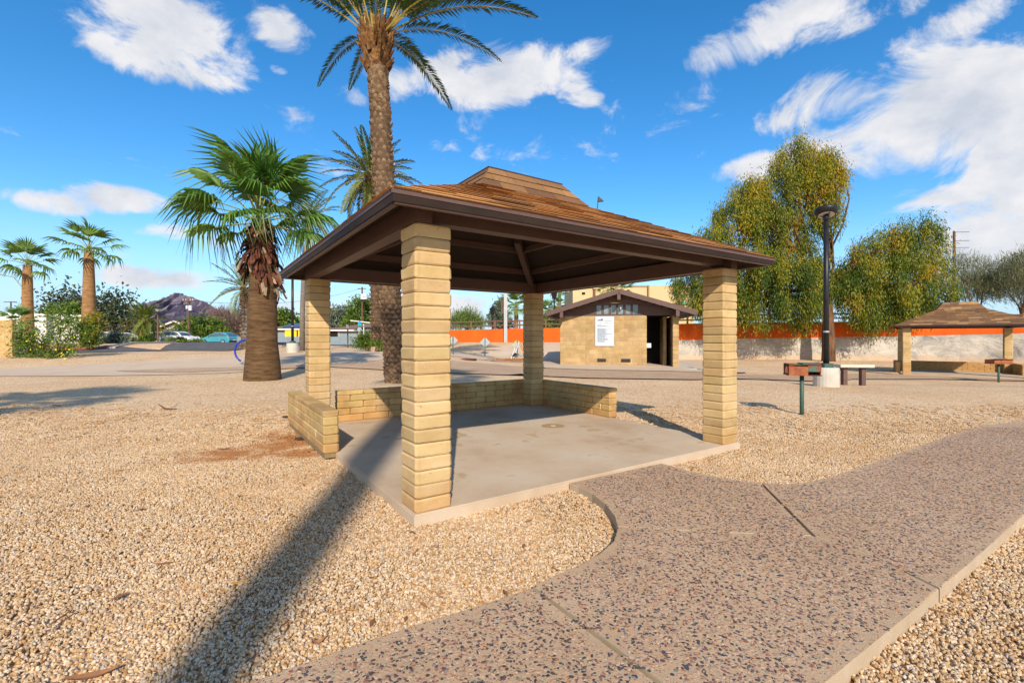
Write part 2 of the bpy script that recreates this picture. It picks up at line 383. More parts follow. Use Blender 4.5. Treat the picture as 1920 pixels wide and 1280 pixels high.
def aggregate_material(name, k=1.0):
    m = bpy.data.materials.new(name)
    m.use_nodes = True
    T = NT(m.node_tree)
    o = T.n('ShaderNodeOutputMaterial')
    pos = T.n('ShaderNodeNewGeometry').outputs['Position']
    wob = T.n('ShaderNodeVectorMath', {0: T.noise(pos, 30, 2).outputs['Color'], 3: .012}, operation='SCALE').outputs[0]
    wp = T.vmath('ADD', pos, wob)
    v = T.n('ShaderNodeTexVoronoi', {'Vector': wp, 'Scale': 48})
    v2 = T.n('ShaderNodeTexVoronoi', {'Vector': wp, 'Scale': 110})
    s1 = T.n('ShaderNodeSeparateColor', {0: v.outputs['Color']})
    s2 = T.n('ShaderNodeSeparateColor', {0: v2.outputs['Color']})
    grout = T.ramp(T.noise(pos, 1.2, 6, .65).outputs[0], [(.3, (.43, .275, .155)), (.7, (.53, .36, .215))])
    peb1 = T.ramp(s1.outputs[0], PEBBLE)
    peb2 = T.ramp(s2.outputs[0], PEBBLE)
    f2 = T.math('MULTIPLY', T.math('LESS_THAN', v2.outputs['Distance'], .34), T.math('GREATER_THAN', s2.outputs[1], .52))
    f1 = T.math('MULTIPLY', T.math('LESS_THAN', v.outputs['Distance'], .36), T.math('GREATER_THAN', s1.outputs[1], .45))
    c = T.mix(f2, grout, peb2)
    c = T.mix(T.math('MULTIPLY', f1, k), c, peb1)
    p = T.n('ShaderNodeBsdfPrincipled', {'Base Color': c, 'Roughness': .8, 'Specular IOR Level': .3})
    h = T.math('ADD', T.math('MULTIPLY', f1, .6), T.math('ADD', T.math('MULTIPLY', f2, .4), T.noise(pos, 160, 3).outputs[0]))
    b = T.n('ShaderNodeBump', {'Height': h, 'Strength': .45, 'Distance': .006})
    T.nt.links.new(b.outputs[0], p.inputs['Normal'])
    T.nt.links.new(p.outputs[0], o.inputs[0])
    return m


M['aggregate'] = aggregate_material('exposed_aggregate')


def rock_wall_material():
    m = bpy.data.materials.new('mottled_rock_wall')
    m.use_nodes = True
    T = NT(m.node_tree)
    o = T.n('ShaderNodeOutputMaterial')
    pos = T.n('ShaderNodeNewGeometry').outputs['Position']
    n = T.noise(T.vmath('MULTIPLY', pos, (1, 1, 1.6)), .7, 9, .68, .8).outputs[0]
    c = T.ramp(n, [(.30, (.20, .19, .17)), (.42, (.36, .33, .28)), (.55, (.50, .45, .37)), (.70, (.60, .55, .46))])
    crack = T.n('ShaderNodeTexVoronoi', {'Vector': T.vmath('ADD', pos, T.noise(pos, 1.5, 5).outputs['Color']), 'Scale': .35}, feature='DISTANCE_TO_EDGE').outputs[0]
    c = T.mix(T.math('MULTIPLY', T.math('LESS_THAN', crack, .004), .6), c, (.22, .14, .10))
    sepz = T.n('ShaderNodeSeparateXYZ', {0: pos}).outputs[2]
    base = T.n('ShaderNodeMapRange', {0: T.math('ADD', sepz, T.math('MULTIPLY', n, -1.0)), 1: -.35, 2: -.60}).outputs[0]
    c = T.mix(T.math('MULTIPLY', base, .8), c, (.52, .38, .25))
    p = T.n('ShaderNodeBsdfPrincipled', {'Base Color': c, 'Roughness': .9})
    b = T.n('ShaderNodeBump', {'Height': n, 'Strength': .6, 'Distance': .2})
    T.nt.links.new(b.outputs[0], p.inputs['Normal'])
    T.nt.links.new(p.outputs[0], o.inputs[0])
    return m


M['rock_wall'] = rock_wall_material()
M['mountain'] = mat('hazy_desert_rock', [(.13, .105, .14), (.18, .14, .18), (.23, .18, .21)], .02, .95, .45, .06, detail=10, bdist=12)  # desert rock colour with the pale purple of distant haze mixed in


# ------------------------------------------------------------------ mesh and object helpers
class MB:
    def __init__(self):
        self.v, self.f, self.m = [], [], []

    def add(self, vs, fs, mi=0):
        o = len(self.v)
        self.v += [tuple(p) for p in vs]
        self.f += [tuple(i + o for i in q) for q in fs]
        self.m += [mi] * len(fs)
        return self

    def box(self, c, s, rot=None, mi=0):
        hx, hy, hz = s[0] / 2, s[1] / 2, s[2] / 2
        vs = [Vector((x * hx, y * hy, z * hz)) for z in (-1, 1) for x, y in ((-1, -1), (1, -1), (1, 1), (-1, 1))]
        if rot is not None:
            vs = [rot @ p for p in vs]
        c = Vector(c)
        return self.add([p + c for p in vs], [(3, 2, 1, 0), (4, 5, 6, 7), (0, 1, 5, 4), (1, 2, 6, 5), (2, 3, 7, 6), (3, 0, 4, 7)], mi)

    def bar(self, a, b, w, h, mi=0, up=(0, 0, 1)):
        a, b = Vector(a), Vector(b)
        d = (b - a)
        x = d.normalized()
        y = Vector(up).cross(x)
        y = y.normalized() if y.length > 1e-5 else Vector((1, 0, 0))
        z = x.cross(y)
        rot = Matrix((x, y, z)).transposed()
        return self.box((a + b) / 2, (d.length, w, h), rot, mi)

    def tube(self, pts, radii, n=10, mi=0, cap=True, wob=0.0):
        pts = [Vector(p) for p in pts]
        if not hasattr(radii, '__len__'):
            radii = [radii] * len(pts)
        vs, fs = [], []
        for i, p in enumerate(pts):
            d = (pts[min(i + 1, len(pts) - 1)] - pts[max(i - 1, 0)]).normalized()
            x = Vector((0, 1, 0)).cross(d)
            if x.length < .05:
                x = Vector((1, 0, 0)).cross(d)
            x.normalize()
            y = d.cross(x)
            for k in range(n):
                a = 2 * math.pi * k / n
                r = radii[i] * (1 + wob * random.uniform(-1, 1))
                vs.append(p + (x * math.cos(a) + y * math.sin(a)) * r)
        for i in range(len(pts) - 1):
            for k in range(n):
                fs.append((i * n + k, i * n + (k + 1) % n, (i + 1) * n + (k + 1) % n, (i + 1) * n + k))
        if cap:
            fs.append(tuple(range(n - 1, -1, -1)))
            fs.append(tuple((len(pts) - 1) * n + k for k in range(n)))
        return self.add(vs, fs, mi)

    def prism(self, pts, z0, z1, mi=0):
        n = len(pts)
        area = sum(pts[i][0] * pts[(i + 1) % n][1] - pts[(i + 1) % n][0] * pts[i][1] for i in range(n))
        if area < 0:
            pts = pts[::-1]
        vs = [(x, y, z0) for x, y in pts] + [(x, y, z1) for x, y in pts]
        fs = [tuple(range(n - 1, -1, -1)), tuple(range(n, 2 * n))] + [(i, (i + 1) % n, n + (i + 1) % n, n + i) for i in range(n)]
        return self.add(vs, fs, mi)

    def extrude(self, prof, y0, y1, mi=0, ins=0.0):
        """profile in x,z extruded along y"""
        n = len(prof)
        vs = [(x, y0, z) for x, z in prof] + [(x, y1, z) for x, z in prof]
        fs = [tuple(range(n)), tuple(range(2 * n - 1, n - 1, -1))] + [(i, n + i, n + (i + 1) % n, (i + 1) % n) for i in range(n)]
        return self.add(vs, fs, mi)

    def mesh(self, name, mats, smooth=False):
        me = bpy.data.meshes.new(name)
        me.from_pydata(self.v, [], self.f)
        for m in (mats if isinstance(mats, (list, tuple)) else [mats]):
            me.materials.append(M[m])
        if any(self.m):
            me.polygons.foreach_set('material_index', self.m)
        if smooth:
            me.polygons.foreach_set('use_smooth', [True] * len(me.polygons))
        me.update()
        return me

    def build(self, name, mats, parent=None, smooth=False, **kw):
        return put(name, self.mesh(name, mats, smooth), parent, **kw)


def put(name, me, parent=None, loc=(0, 0, 0), rot=None, scale=None, kind=None, label=None):
    o = bpy.data.objects.new(name, me)
    COL.objects.link(o)
    o.parent = parent
    o.location = loc
    if rot is not None:
        if isinstance(rot, Quaternion):
            o.rotation_mode = 'QUATERNION'
            o.rotation_quaternion = rot
        else:
            o.rotation_euler = rot
    if scale is not None:
        o.scale = scale if hasattr(scale, '__len__') else (scale,) * 3
    if kind:
        o['kind'] = kind
    if label:
        o['label'] = label
    return o


def thing(name, label, cat, loc=(0, 0, 0), rz=0.0, group=None):
    o = put(name, None, None, loc, (0, 0, rz))
    o.empty_display_size = .3
    return tag(o, label, cat, group)


def tag(o, label, cat, group=None):
    o['label'] = label
    o['category'] = cat
    if group:
        o['group'] = group
    return o


def ss(a, b, x):
    t = min(1, max(0, (x - a) / (b - a)))
    return t * t * (3 - 2 * t)


def terrain(x, y):
    h = .5 * ss(17, 27, y) * ss(0, -5, x)
    h = max(h, 1.0 * ss(29.5, 36, y) * ss(-9.5, -6, x) * ss(9, 5, x) * ss(60, 45, y))
    h -= .36 * ss(11, 19, y) * ss(6, 13, x) * ss(90, 60, y)
    h += .42 * ss(31.5, 35, y) * ss(-16.5, -20, x) * ss(52, 44, y)
    return h


def P(px, py, d):
    """the place seen at a pixel of the photograph, d metres in front of the camera"""
    return Vector(((px - HX) / FPX * d, d, EYE + (HY - py) / FPX * d))


def G(px, py, lift=0.0):
    """the place where the sight line meets the ground"""
    h = 0.0
    for _ in range(40):
        d = FPX * (EYE - h - lift) / max(py - HY, .5)
        x = (px - HX) / FPX * d
        h = .6 * h + .4 * terrain(x, d)
    return Vector((x, d, terrain(x, d) + lift))


def GD(px, d):
    x = (px - HX) / FPX * d
    return Vector((x, d, terrain(x, d)))


# ------------------------------------------------------------------ the ground
A0 = Vector((-.7044, 3.4061, 0))
TH = .59505
CW, PW, PD = .2978, 3.9203, 3.8701
U = Vector((math.cos(TH), math.sin(TH), 0))
V = Vector((-math.sin(TH), math.cos(TH), 0))


def axis(a, b, fine, lim, grow):
    xs = [0.0]
    s = fine
    while xs[-1] < b:
        xs.append(xs[-1] + s)
        if xs[-1] > lim:
            s *= grow
    neg = [-x for x in xs[1:] if -x > a - 200]
    return sorted(neg + xs)


def build_ground():
    xs = axis(-2500, 2500, 1.0, 45, 1.25)
    ys = [y for y in axis(-60, 4500, 1.0, 60, 1.25) if y > -70]
    nx, ny = len(xs), len(ys)
    vs = [(x, y, terrain(x, y)) for y in ys for x in xs]
    fs = [(j * nx + i, j * nx + i + 1, (j + 1) * nx + i + 1, (j + 1) * nx + i) for j in range(ny - 1) for i in range(nx - 1)]
    mb = MB()
    mb.add(vs, fs)
    mb.build('ground', 'ground', None, True, kind='structure')


build_ground()


def sheet(name, pxs, lift, material, kind='structure', step=2.0):
    """a thin paved sheet draped on the ground"""
    pts = [G(x, y) for x, y in pxs]
    bm = bmesh.new()
    vs = [bm.verts.new((p.x, p.y, 0)) for p in pts]
    f = bm.faces.new(vs)
    if f.normal.z < 0:
        f.normal_flip()
    bmesh.ops.triangulate(bm, faces=bm.faces[:])
    for _ in range(5):
        es = [e for e in bm.edges if e.calc_length() > step]
        if not es:
            break
        bmesh.ops.subdivide_edges(bm, edges=es, cuts=1)
        bmesh.ops.triangulate(bm, faces=bm.faces[:])
    for v in bm.verts:
        v.co.z = terrain(v.co.x, v.co.y) + lift
    bm.normal_update()
    for q in bm.faces:
        if q.normal.z < 0:
            q.normal_flip()
    me = bpy.data.meshes.new(name)
    bm.to_mesh(me)
    bm.free()
    me.materials.append(M[material])
    return put(name, me, None, kind=kind)


sheet('road', [(-700, 672), (-300, 668), (30, 664.5), (150, 662), (320, 657.5), (420, 653.5), (520, 650.5), (640, 648.6), (760, 647.6), (900, 646.8),
               (900, 644.4), (760, 644.6), (640, 644.8), (520, 645.2), (400, 645.8), (300, 648.2), (200, 653), (60, 658), (-300, 661), (-700, 663)], .03, 'asphalt')
sheet('pavement', [(-500, 716), (0, 706), (150, 705.5), (300, 703.5), (420, 700), (560, 690), (700, 677), (850, 668), (1050, 661), (1050, 656),
                   (850, 660), (700, 653), (600, 661), (500, 668), (330, 673), (150, 684), (0, 692), (-500, 700)], .02, 'path_concrete')
sheet('path', [(215, 697), (330, 700), (480, 694), (620, 689), (760, 683), (850, 688), (930, 697), (1010, 706), (1100, 710), (1300, 713), (1470, 714), (1600, 712), (1760, 712), (1960, 716), (2300, 722),
               (2300, 712), (1960, 706), (1760, 703), (1600, 702), (1480, 703), (1330, 701), (1260, 695), (1130, 695), (1010, 692), (930, 684), (850, 677), (760, 676), (620, 683), (480, 688.5), (330, 692)], .04, 'aggregate')
sheet('apron', [(1022, 692), (1130, 696), (1262, 698), (1340, 701), (1400, 700), (1400, 694), (1320, 688), (1310, 676), (1020, 664), (1000, 676)], .06, 'path_concrete')

# ------------------------------------------------------------------ exposed-aggregate footpath in slabs
PZ = .078


def PP(px, py):
    d = FPX * (EYE - PZ) / (py - HY)
    return ((px - HX) / FPX * d, d)


left_edge = [(1068, 905), (1085, 911), (1110, 924), (1135, 943), (1152, 966), (1158, 986)]
left_edge2 = [(1158, 990), (1151, 1013), (1125, 1036), (1090, 1057), (1040, 1079), (1000, 1096)]
left_edge3 = [(1000, 1100), (900, 1134), (800, 1164), (650, 1213), (450, 1285), (330, 1345), (200, 1430)]
top_edge = [(1240, 868), (1290, 881), (1340, 893), (1385, 900), (1424, 904.5)]
right_up = [(1429, 905), (1470, 907), (1510, 904), (1560, 893), (1640, 866), (1700, 845), (1780, 815), (1850, 796), (1930, 788), (2050, 782), (2250, 776)]
right_lo = [(2350, 830), (2150, 878), (2000, 922), (1920, 965), (1868, 1010), (1818, 1055), (1762, 1101)]
right_lo2 = [(1760, 1103), (1705, 1150), (1625, 1215), (1541, 1283), (1440, 1370), (1380, 1440)]
slabs = [
    right_up + right_lo + [(1642, 1043), (1529, 1004)],
    left_edge + [(1330, 996), (1522, 1003)] + top_edge[::-1],
    [(1158, 986)] + left_edge2 + [(1090, 1163), (1250, 1284), (1380, 1380), (1420, 1410)] + [(1438, 1372)] + right_lo2[:-2][::-1] + [(1640, 1043.3), (1523, 1003.6), (1330, 996.2)],
    [(998, 1101)] + left_edge3[1:] + [(1100, 1460), (1412, 1440), (1372, 1386), (1243, 1290), (1084, 1169)],
]
footpath = put('footpath', None)
footpath['kind'] = 'structure'
path_polys = []
for s in slabs:
    pts = [PP(*q) for q in s]
    path_polys.append(pts)
    n = len(pts)
    if sum(pts[i][0] * pts[(i + 1) % n][1] - pts[(i + 1) % n][0] * pts[i][1] for i in range(n)) < 0:
        pts = pts[::-1]
    bm = bmesh.new()
    top = bm.faces.new([bm.verts.new((x, y, PZ)) for x, y in pts])
    r = bmesh.ops.extrude_face_region(bm, geom=[top])
    low = [g for g in r['geom'] if isinstance(g, bmesh.types.BMVert)]
    for v in low:
        v.co.z = -.06
    edges = [e for e in bm.edges if all(abs(v.co.z - PZ) < 1e-5 for v in e.verts)]
    bmesh.ops.bevel(bm, geom=edges, offset=.007, segments=2, profile=.6, affect='EDGES')
    bmesh.ops.recalc_face_normals(bm, faces=bm.faces[:])
    me = bpy.data.meshes.new('paving_slab')
    bm.to_mesh(me)
    bm.free()
    me.materials.append(M['aggregate'])
    me.materials.append(M['path_edge'])
    for p_ in me.polygons:
        if p_.normal.z < .5:
            p_.material_index = 1
    put('paving_slab', me, footpath)


def inside(poly, x, y):
    c = False
    j = len(poly) - 1
    for i in range(len(poly)):
        xi, yi = poly[i]
        xj, yj = poly[j]
        if (yi > y) != (yj > y) and x < (xj - xi) * (y - yi) / (yj - yi) + xi:
            c = not c
        j = i
    return c


def in_pavilion(x, y, m=0.0):
    d = Vector((x, y, 0)) - A0
    u, v = d.dot(U), d.dot(V)
    return -.02 + m < u < PW + CW + .02 - m and -.02 + m < v < PD + CW + .03 - m


def scatter_nodes(name, material, density, size, flat, seed, subdiv=1):
    ng = bpy.data.node_groups.new(name, 'GeometryNodeTree')
    ng.interface.new_socket('Geometry', in_out='INPUT', socket_type='NodeSocketGeometry')
    ng.interface.new_socket('Geometry', in_out='OUTPUT', socket_type='NodeSocketGeometry')
    N = ng.nodes
    L = ng.links
    gi, go = N.new('NodeGroupInput'), N.new('NodeGroupOutput')
    dp = N.new('GeometryNodeDistributePointsOnFaces')
    dp.inputs['Density'].default_value = density
    dp.inputs['Seed'].default_value = seed
    ico = N.new('GeometryNodeMeshIcoSphere')
    ico.inputs['Radius'].default_value = 1.0
    ico.inputs['Subdivisions'].default_value = subdiv
    sm = N.new('GeometryNodeSetMaterial')
    sm.inputs['Material'].default_value = M[material]
    iop = N.new('GeometryNodeInstanceOnPoints')
    rv = N.new('FunctionNodeRandomValue')
    rv.data_type = 'FLOAT_VECTOR'
    rv.inputs[0].default_value = size[0]
    rv.inputs[1].default_value = size[1]
    rr = N.new('FunctionNodeRandomValue')
    rr.data_type = 'FLOAT_VECTOR'
    k = .25 if flat else math.pi
    rr.inputs[0].default_value = (-k, -k, -math.pi)
    rr.inputs[1].default_value = (k, k, math.pi)
    L.new(gi.outputs[0], dp.inputs['Mesh'])
    L.new(ico.outputs['Mesh'], sm.inputs['Geometry'])
    L.new(sm.outputs[0], iop.inputs['Instance'])
    L.new(dp.outputs['Points'], iop.inputs['Points'])
    L.new(rv.outputs[0], iop.inputs['Scale'])
    L.new(rr.outputs[0], iop.inputs['Rotation'])
    L.new(iop.outputs[0], go.inputs[0])
    return ng


def patch(name, cells, z, material, uneven=False):
    """a sheet of small square cells that the loose stones lie on"""
    mb = MB()
    if uneven:
        def z_(x, y):
            a = noise.noise(Vector((x * 1.3, y * 1.3, 0))) * .016 + noise.noise(Vector((x * 3.7, y * 3.7, 5))) * .009
            return max(.001, z + .006 + a)
    else:
        z_ = lambda x, y: z
    for x, y, s in cells:
        mb.add([(a, b, z_(a, b)) for a, b in ((x, y), (x + s, y), (x + s, y + s), (x, y + s))], [(0, 1, 2, 3)])
    return mb.mesh(name, material)


cells, pcells = {0: [], 1: [], 2: []}, []
S = .08
PXY = [[(x, y) for x, y in p] for p in path_polys]
for j in range(int(1.5 / S), int(11.5 / S)):
    y = j * S
    lim = y * 1.13 + .3
    if y > 9.6:
        continue
    for i in range(int(-lim / S) - 1, int(lim / S) + 2):
        x = i * S
        cx, cy = x + S / 2, y + S / 2
        on = any(inside(p, cx, cy) for p in PXY)
        if on:
            if y < 6.8 and all(any(inside(p, cx + a, cy + b) for p in PXY) for a in (-.038, .038) for b in (-.038, .038)):
                pcells.append((x, y, S))
            continue
        if in_pavilion(cx, cy, .02):
            continue
        if y > 6.2 and random.random() < (y - 6.2) / 3.3 * .92:
            continue
        near = 0 if y < 3.6 else (1 if y < 6 else 2)
        cells[near].append((x, y, S))
for k, dens, sz in ((0, 5200, ((.006, .005, .004), (.0135, .0115, .0095))), (1, 4600, ((.006, .0055, .0045), (.0135, .0115, .009))), (2, 2600, ((.008, .007, .005), (.0155, .013, .009)))):
    ob = put('gravel', patch('gravel', cells[k], .003, 'stone', True), None, kind='stuff')
    md = ob.modifiers.new('scatter', 'NODES')
    md.node_group = scatter_nodes('gravel_scatter', 'stone', dens, sz, False, 3 + k)
ob = put('pebbles', patch('pebbles', pcells, PZ - .0005, 'pebble'), footpath, kind='stuff')
md = ob.modifiers.new('scatter', 'NODES')
md.node_group = scatter_nodes('pebble_scatter', 'pebble', 4300, ((.003, .003, .0011), (.0145, .0100, .0028)), True, 21, 2)


# ------------------------------------------------------------------ slump-block masonry
_blocks = {}


def block_mesh(L, D, H, var, material):
    key = (round(L, 3), round(D, 3), round(H, 3), var, material)
    if key in _blocks:
        return _blocks[key]
    rr = random.Random(int(L * 1000) * 131 + int(D * 1000) * 17 + int(H * 10000) + var * 7919)
    c = min(.018, H * .2)
    mb = MB()
    ring = []
    for sx, sy in ((-1, -1), (1, -1), (1, 1), (-1, 1)):
        a = (sx * L / 2, sy * (D / 2 - c))
        b = (sx * (L / 2 - c), sy * D / 2)
        ring += [a, b] if sx * sy > 0 else [b, a]
    vs = []
    k = min(1.0, H / .09)
    for z, ins in ((0, .0075 * k), (H * .12, .001), (H * .86, .0), (H, .0085 * k)):
        for x, y in ring:
            q = ins + rr.uniform(-.0028, .0028)
            fx = (abs(x) - q) / abs(x) if abs(x) > 1e-6 else 1
            fy = (abs(y) - q) / abs(y) if abs(y) > 1e-6 else 1
            vs.append((x * fx, y * fy, z + (rr.uniform(-.0025, .0025) if 0 < z < H else rr.uniform(-.001, .001))))
    fs = [(l * 8 + i, l * 8 + (i + 1) % 8, (l + 1) * 8 + (i + 1) % 8, (l + 1) * 8 + i) for l in range(3) for i in range(8)]
    fs.append(tuple(range(24, 32)))
    mb.add(vs, fs)
    me = mb.mesh('block', material)
    _blocks[key] = me
    return me


def column(parent, u, v, z0, n, material='block', core='mortar', cw=CW, ch=.1016):
    c = put('column', MB().box((0, 0, n * ch / 2 - .001), (cw - .034, cw - .034, n * ch - .004)).mesh('column', core), parent, (u + cw / 2, v + cw / 2, z0))
    for i in range(n):
        me = block_mesh(cw, cw, ch - .0045, random.randrange(7), material)
        put('block', me, c, (random.uniform(-.002, .002), random.uniform(-.002, .002), i * ch + .002), (0, 0, random.choice((0, math.pi)) + random.uniform(-.006, .006)))
    return c


def low_wall(parent, a, b, th, z0, rows, ch=.1016, cap=.066, material='block_wall', L=.405, name='low_wall', core='mortar', cover=True):
    """running-bond wall from a to b (local xy); th = thickness"""
    a, b = Vector((*a, 0)), Vector((*b, 0))
    d = b - a
    ln = d.length
    ang = math.atan2(d.y, d.x)
    H = rows * ch + (cap if cover else 0)
    w = put(name, MB().box((ln / 2, 0, H / 2 - .03), (ln - .04, th - .036, H + .05)).mesh(name, core), parent, (a.x, a.y, z0), (0, 0, ang))
    for r in range(rows + (1 if cover else 0)):
        iscap = r == rows
        h = cap if iscap else ch
        x = 0.0
        first = True
        while x < ln - .01:
            l = L * (.5 if (first and r % 2) else 1)
            first = False
            if ln - (x + l) < L * .3:
                l = ln - x
            l = min(l, ln - x)
            t = th + (.008 if iscap else 0)
            put('cap_block' if iscap else 'block', block_mesh(l - .005, t, h - .004, random.randrange(4), material), w,
                (x + l / 2, random.uniform(-.0015, .0015), r * ch + .002))
            x += l
    return w


# ------------------------------------------------------------------ shelter (used twice)
def shelter(name, label, loc, rz, W_, D_, cw, n, o, half_plateau, half_break, z_plateau, z_break, shingle_parts, slabz, oldroof=False, walls=None, slab_rect=None):
    root = thing(name, label, 'picnic shelter', loc, rz, 'picnic shelters')
    ch = .1016
    z0 = slabz
    zt = z0 + n * ch
    x0, y0, x1, y1 = slab_rect or (-.018, -.018, W_ + cw + .02, D_ + cw + .012)
    bm = bmesh.new()
    bmesh.ops.create_cube(bm, size=1, matrix=Matrix.Translation(((x0 + x1) / 2, (y0 + y1) / 2, (z0 - .25) / 2)) @ Matrix.Diagonal((x1 - x0, y1 - y0, z0 + .25, 1)))
    es = [e for e in bm.edges if all(v.co.z > 0 for v in e.verts)]
    bmesh.ops.bevel(bm, geom=es, offset=.010, segments=2, affect='EDGES')
    me = bpy.data.meshes.new('floor_slab')
    bm.to_mesh(me)
    bm.free()
    me.materials.append(M['concrete'])
    put('floor_slab', me, root)
    for u, v in ((0, 0), (W_, 0), (0, D_), (W_, D_)):
        column(root, u, v, z0, n, cw=cw)
    for k_, (a, b) in enumerate(walls or ()):
        low_wall(root, a, b, .17, z0, 4, L=.405 if k_ else .81)
    # roof: a square hip with a steeper top and a flat cap
    cx, cy = (W_ + cw) / 2, (D_ + cw) / 2
    H = (W_ + D_) / 4 + cw / 2 + o
    ze = zt + .115
    roof = put('roof', None, root, (cx, cy, 0))

    def zat(d, off=0.0):
        db = H - half_break
        if d <= db:
            return ze + (z_break - ze) * d / db + off
        return z_break + (z_plateau - z_break) * (d - db) / (half_break - half_plateau) + off

    mb = MB()
    rings = []
    for off, i0 in ((-.012, 0), (-.085, .015)):
        for d in (i0, H - half_break, H - half_plateau):
            h = H - d
            rings.append([(-h, -h, zat(d, off)), (h, -h, zat(d, off)), (h, h, zat(d, off)), (-h, h, zat(d, off))])
    vs = [p for r_ in rings for p in r_]
    fs = []
    for r_ in (0, 1):
        fs += [(r_ * 4 + i, r_ * 4 + (i + 1) % 4, r_ * 4 + 4 + (i + 1) % 4, r_ * 4 + 4 + i) for i in range(4)]
    fs.append((8, 9, 10, 11))
    for r_ in (3, 4):
        fs += [(r_ * 4 + 4 + i, r_ * 4 + 4 + (i + 1) % 4, r_ * 4 + (i + 1) % 4, r_ * 4 + i) for i in range(4)]
    fs.append((23, 22, 21, 20))
    fs += [(12 + i, 12 + (i + 1) % 4, (i + 1) % 4, i) for i in range(4)]
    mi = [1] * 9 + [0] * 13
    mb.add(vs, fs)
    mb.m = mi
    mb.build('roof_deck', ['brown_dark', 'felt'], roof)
    hp = half_plateau
    MB().box((0, 0, z_plateau + .008), (2 * hp + .02, 2 * hp + .02, .014)).build('roof_cap', 'flashing' if oldroof else 'felt', roof)
    # shingles
    joined = MB()
    count = 0

    def piece(k, s0, s1, d0, d1, low):
        nonlocal count
        db = H - half_break
        d1 = min(d1, H - half_plateau)
        slope = math.atan2(z_break - ze, db) if low else math.atan2(z_plateau - z_break, half_break - half_plateau)
        nx, nz = -math.sin(slope), math.cos(slope)
        vs = []
        th = random.uniform(.010, .017)
        for d, t in ((d0, th), (d1, .004), (d0 + .022, -.006), (d1, -.006)):
            lim = H - d - .003
            for s in (s0, s1):
                s = max(-lim, min(lim, s))
                x, y, z = s, -H + d + nx * t, zat(min(d, db) if low else max(d, db)) + nz * t - (max(0, db - d) * math.tan(slope) if not low else 0)
                if low and d > db:
                    z += (d - db) * math.tan(slope)
                vs.append((x, y, z))
        fs = [(0, 1, 3, 2), (4, 6, 7, 5), (0, 4, 5, 1), (2, 3, 7, 6), (0, 2, 6, 4), (1, 5, 7, 3)]
        rot = Matrix.Rotation(-k * math.pi / 2, 3, 'Z')
        vs = [rot @ Vector(p) for p in vs]
        if k in shingle_parts and count < 300:
            count += 1
            m_ = MB().add(vs, fs)
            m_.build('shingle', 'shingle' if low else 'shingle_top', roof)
        else:
            joined.add(vs, fs)

    for k in (0, 1, 2, 3):
        db = H - half_break
        nrow = 14
        e = db / nrow
        rows = [(i * e, (i + 1) * e + .012) for i in range(nrow)]
        du = half_break - half_plateau
        rows += [(db + i * du / 3, db + (i + 1) * du / 3 + .01) for i in range(3)]
        for d0, d1 in rows:
            lim = H - d0
            s = -lim
            step = random.uniform(.12, .4)
            while s < lim - .02:
                q = s + step
                if lim - q < .12:
                    q = lim
                piece(k, s + .002, q - .002, d0 - (.012 if d0 < .001 else random.uniform(0, .003)), d1, d0 < db - .01)
                s = q
                step = random.uniform(.28, .46)
    if joined.v:
        joined.build('shingles', 'shingle_old' if oldroof else 'shingle_stuff', roof, kind='stuff')
    # fascia: two boards a side
    for i in range(4):
        ln = 2 * H if i % 2 == 0 else 2 * H - .09
        rot = Matrix.Rotation(i * math.pi / 2, 4, 'Z')
        fb = put('fascia', MB().box((0, -H + .044, ze - .058), (ln - .06, .036, .062)).mesh('fascia', 'brown'), roof, (0, 0, 0), (0, 0, i * math.pi / 2))
        put('drip_board', MB().box((0, -H + .016, ze - .012), (ln, .032, .036)).mesh('drip_board', 'brown'), roof, (0, 0, 0), (0, 0, i * math.pi / 2))
    # beams, hip rafters, purlins
    bt = zt + .19
    bw = .13
    L0, L1 = W_ + cw, D_ + cw
    for c, s in (((bw / 2 + .004, L1 / 2, (zt + .002 + bt) / 2), (bw, L1 - .01, bt - zt - .004)), ((L0 - bw / 2 - .004, L1 / 2, (zt + .002 + bt) / 2), (bw, L1 - .01, bt - zt - .004)),
                 ((L0 / 2, .165, (zt + .028 + bt) / 2 + .02), (L0 - 2 * bw - .03, bw, bt - zt - .01)), ((L0 / 2, L1 - .165, (zt + .002 + bt) / 2), (L0 - 2 * bw - .03, bw, bt - zt - .006))):
        MB().box(c, s).build('beam', 'brown', root)
    for sx, sy in ((-1, -1), (1, -1), (1, 1), (-1, 1)):
        a = Vector((sx * (H - o - .22), sy * (H - o - .22), zat(o + .22) - .17))
        b = Vector((sx * (half_break * .95), sy * half_break * .95, zat(H - half_break * .95) - .19))
        MB().bar(a, b, .09, .17).build('hip_rafter', 'brown', roof)
        a = Vector((sx * (half_plateau * .9), sy * half_plateau * .9, z_plateau - .13))
    for hh in (H * .68, H * .45):
        z = zat(H - hh) - .125
        for i in range(4):
            put('purlin', MB().box((0, -hh, z), (2 * hh - .07, .06, .085)).mesh('purlin', 'brown'), roof, (0, 0, 0), (0, 0, i * math.pi / 2))
    return root


near = shelter('picnic_shelter', 'large tan block picnic shelter with brown hip roof in the middle of the gravel', tuple(A0), TH, PW, PD, CW, 21, .297,
               .562, .815, 3.391, 3.078, (0, 1), .09,
               walls=(((-.072, 2.235), (-.072, 4.64)), ((.46, 4.255), (4.19, 4.255)), ((4.272, 2.12), (4.272, 4.34))),
               slab_rect=(-.018, -.018, 4.24, 4.21))
# worn drain cover in the slab
dr = put('drain_cover', None, near, (*((G(1037, 798.5, .09) - A0).dot(U), (G(1037, 798.5, .09) - A0).dot(V)), .0905))
MB().tube([(0, 0, 0), (0, 0, .004)], .17, 20).build('ring', 'stucco_brown', dr)
MB().tube([(0, 0, .004), (0, 0, .010)], [.045, .03], 10).build('plug', 'kerb', dr)

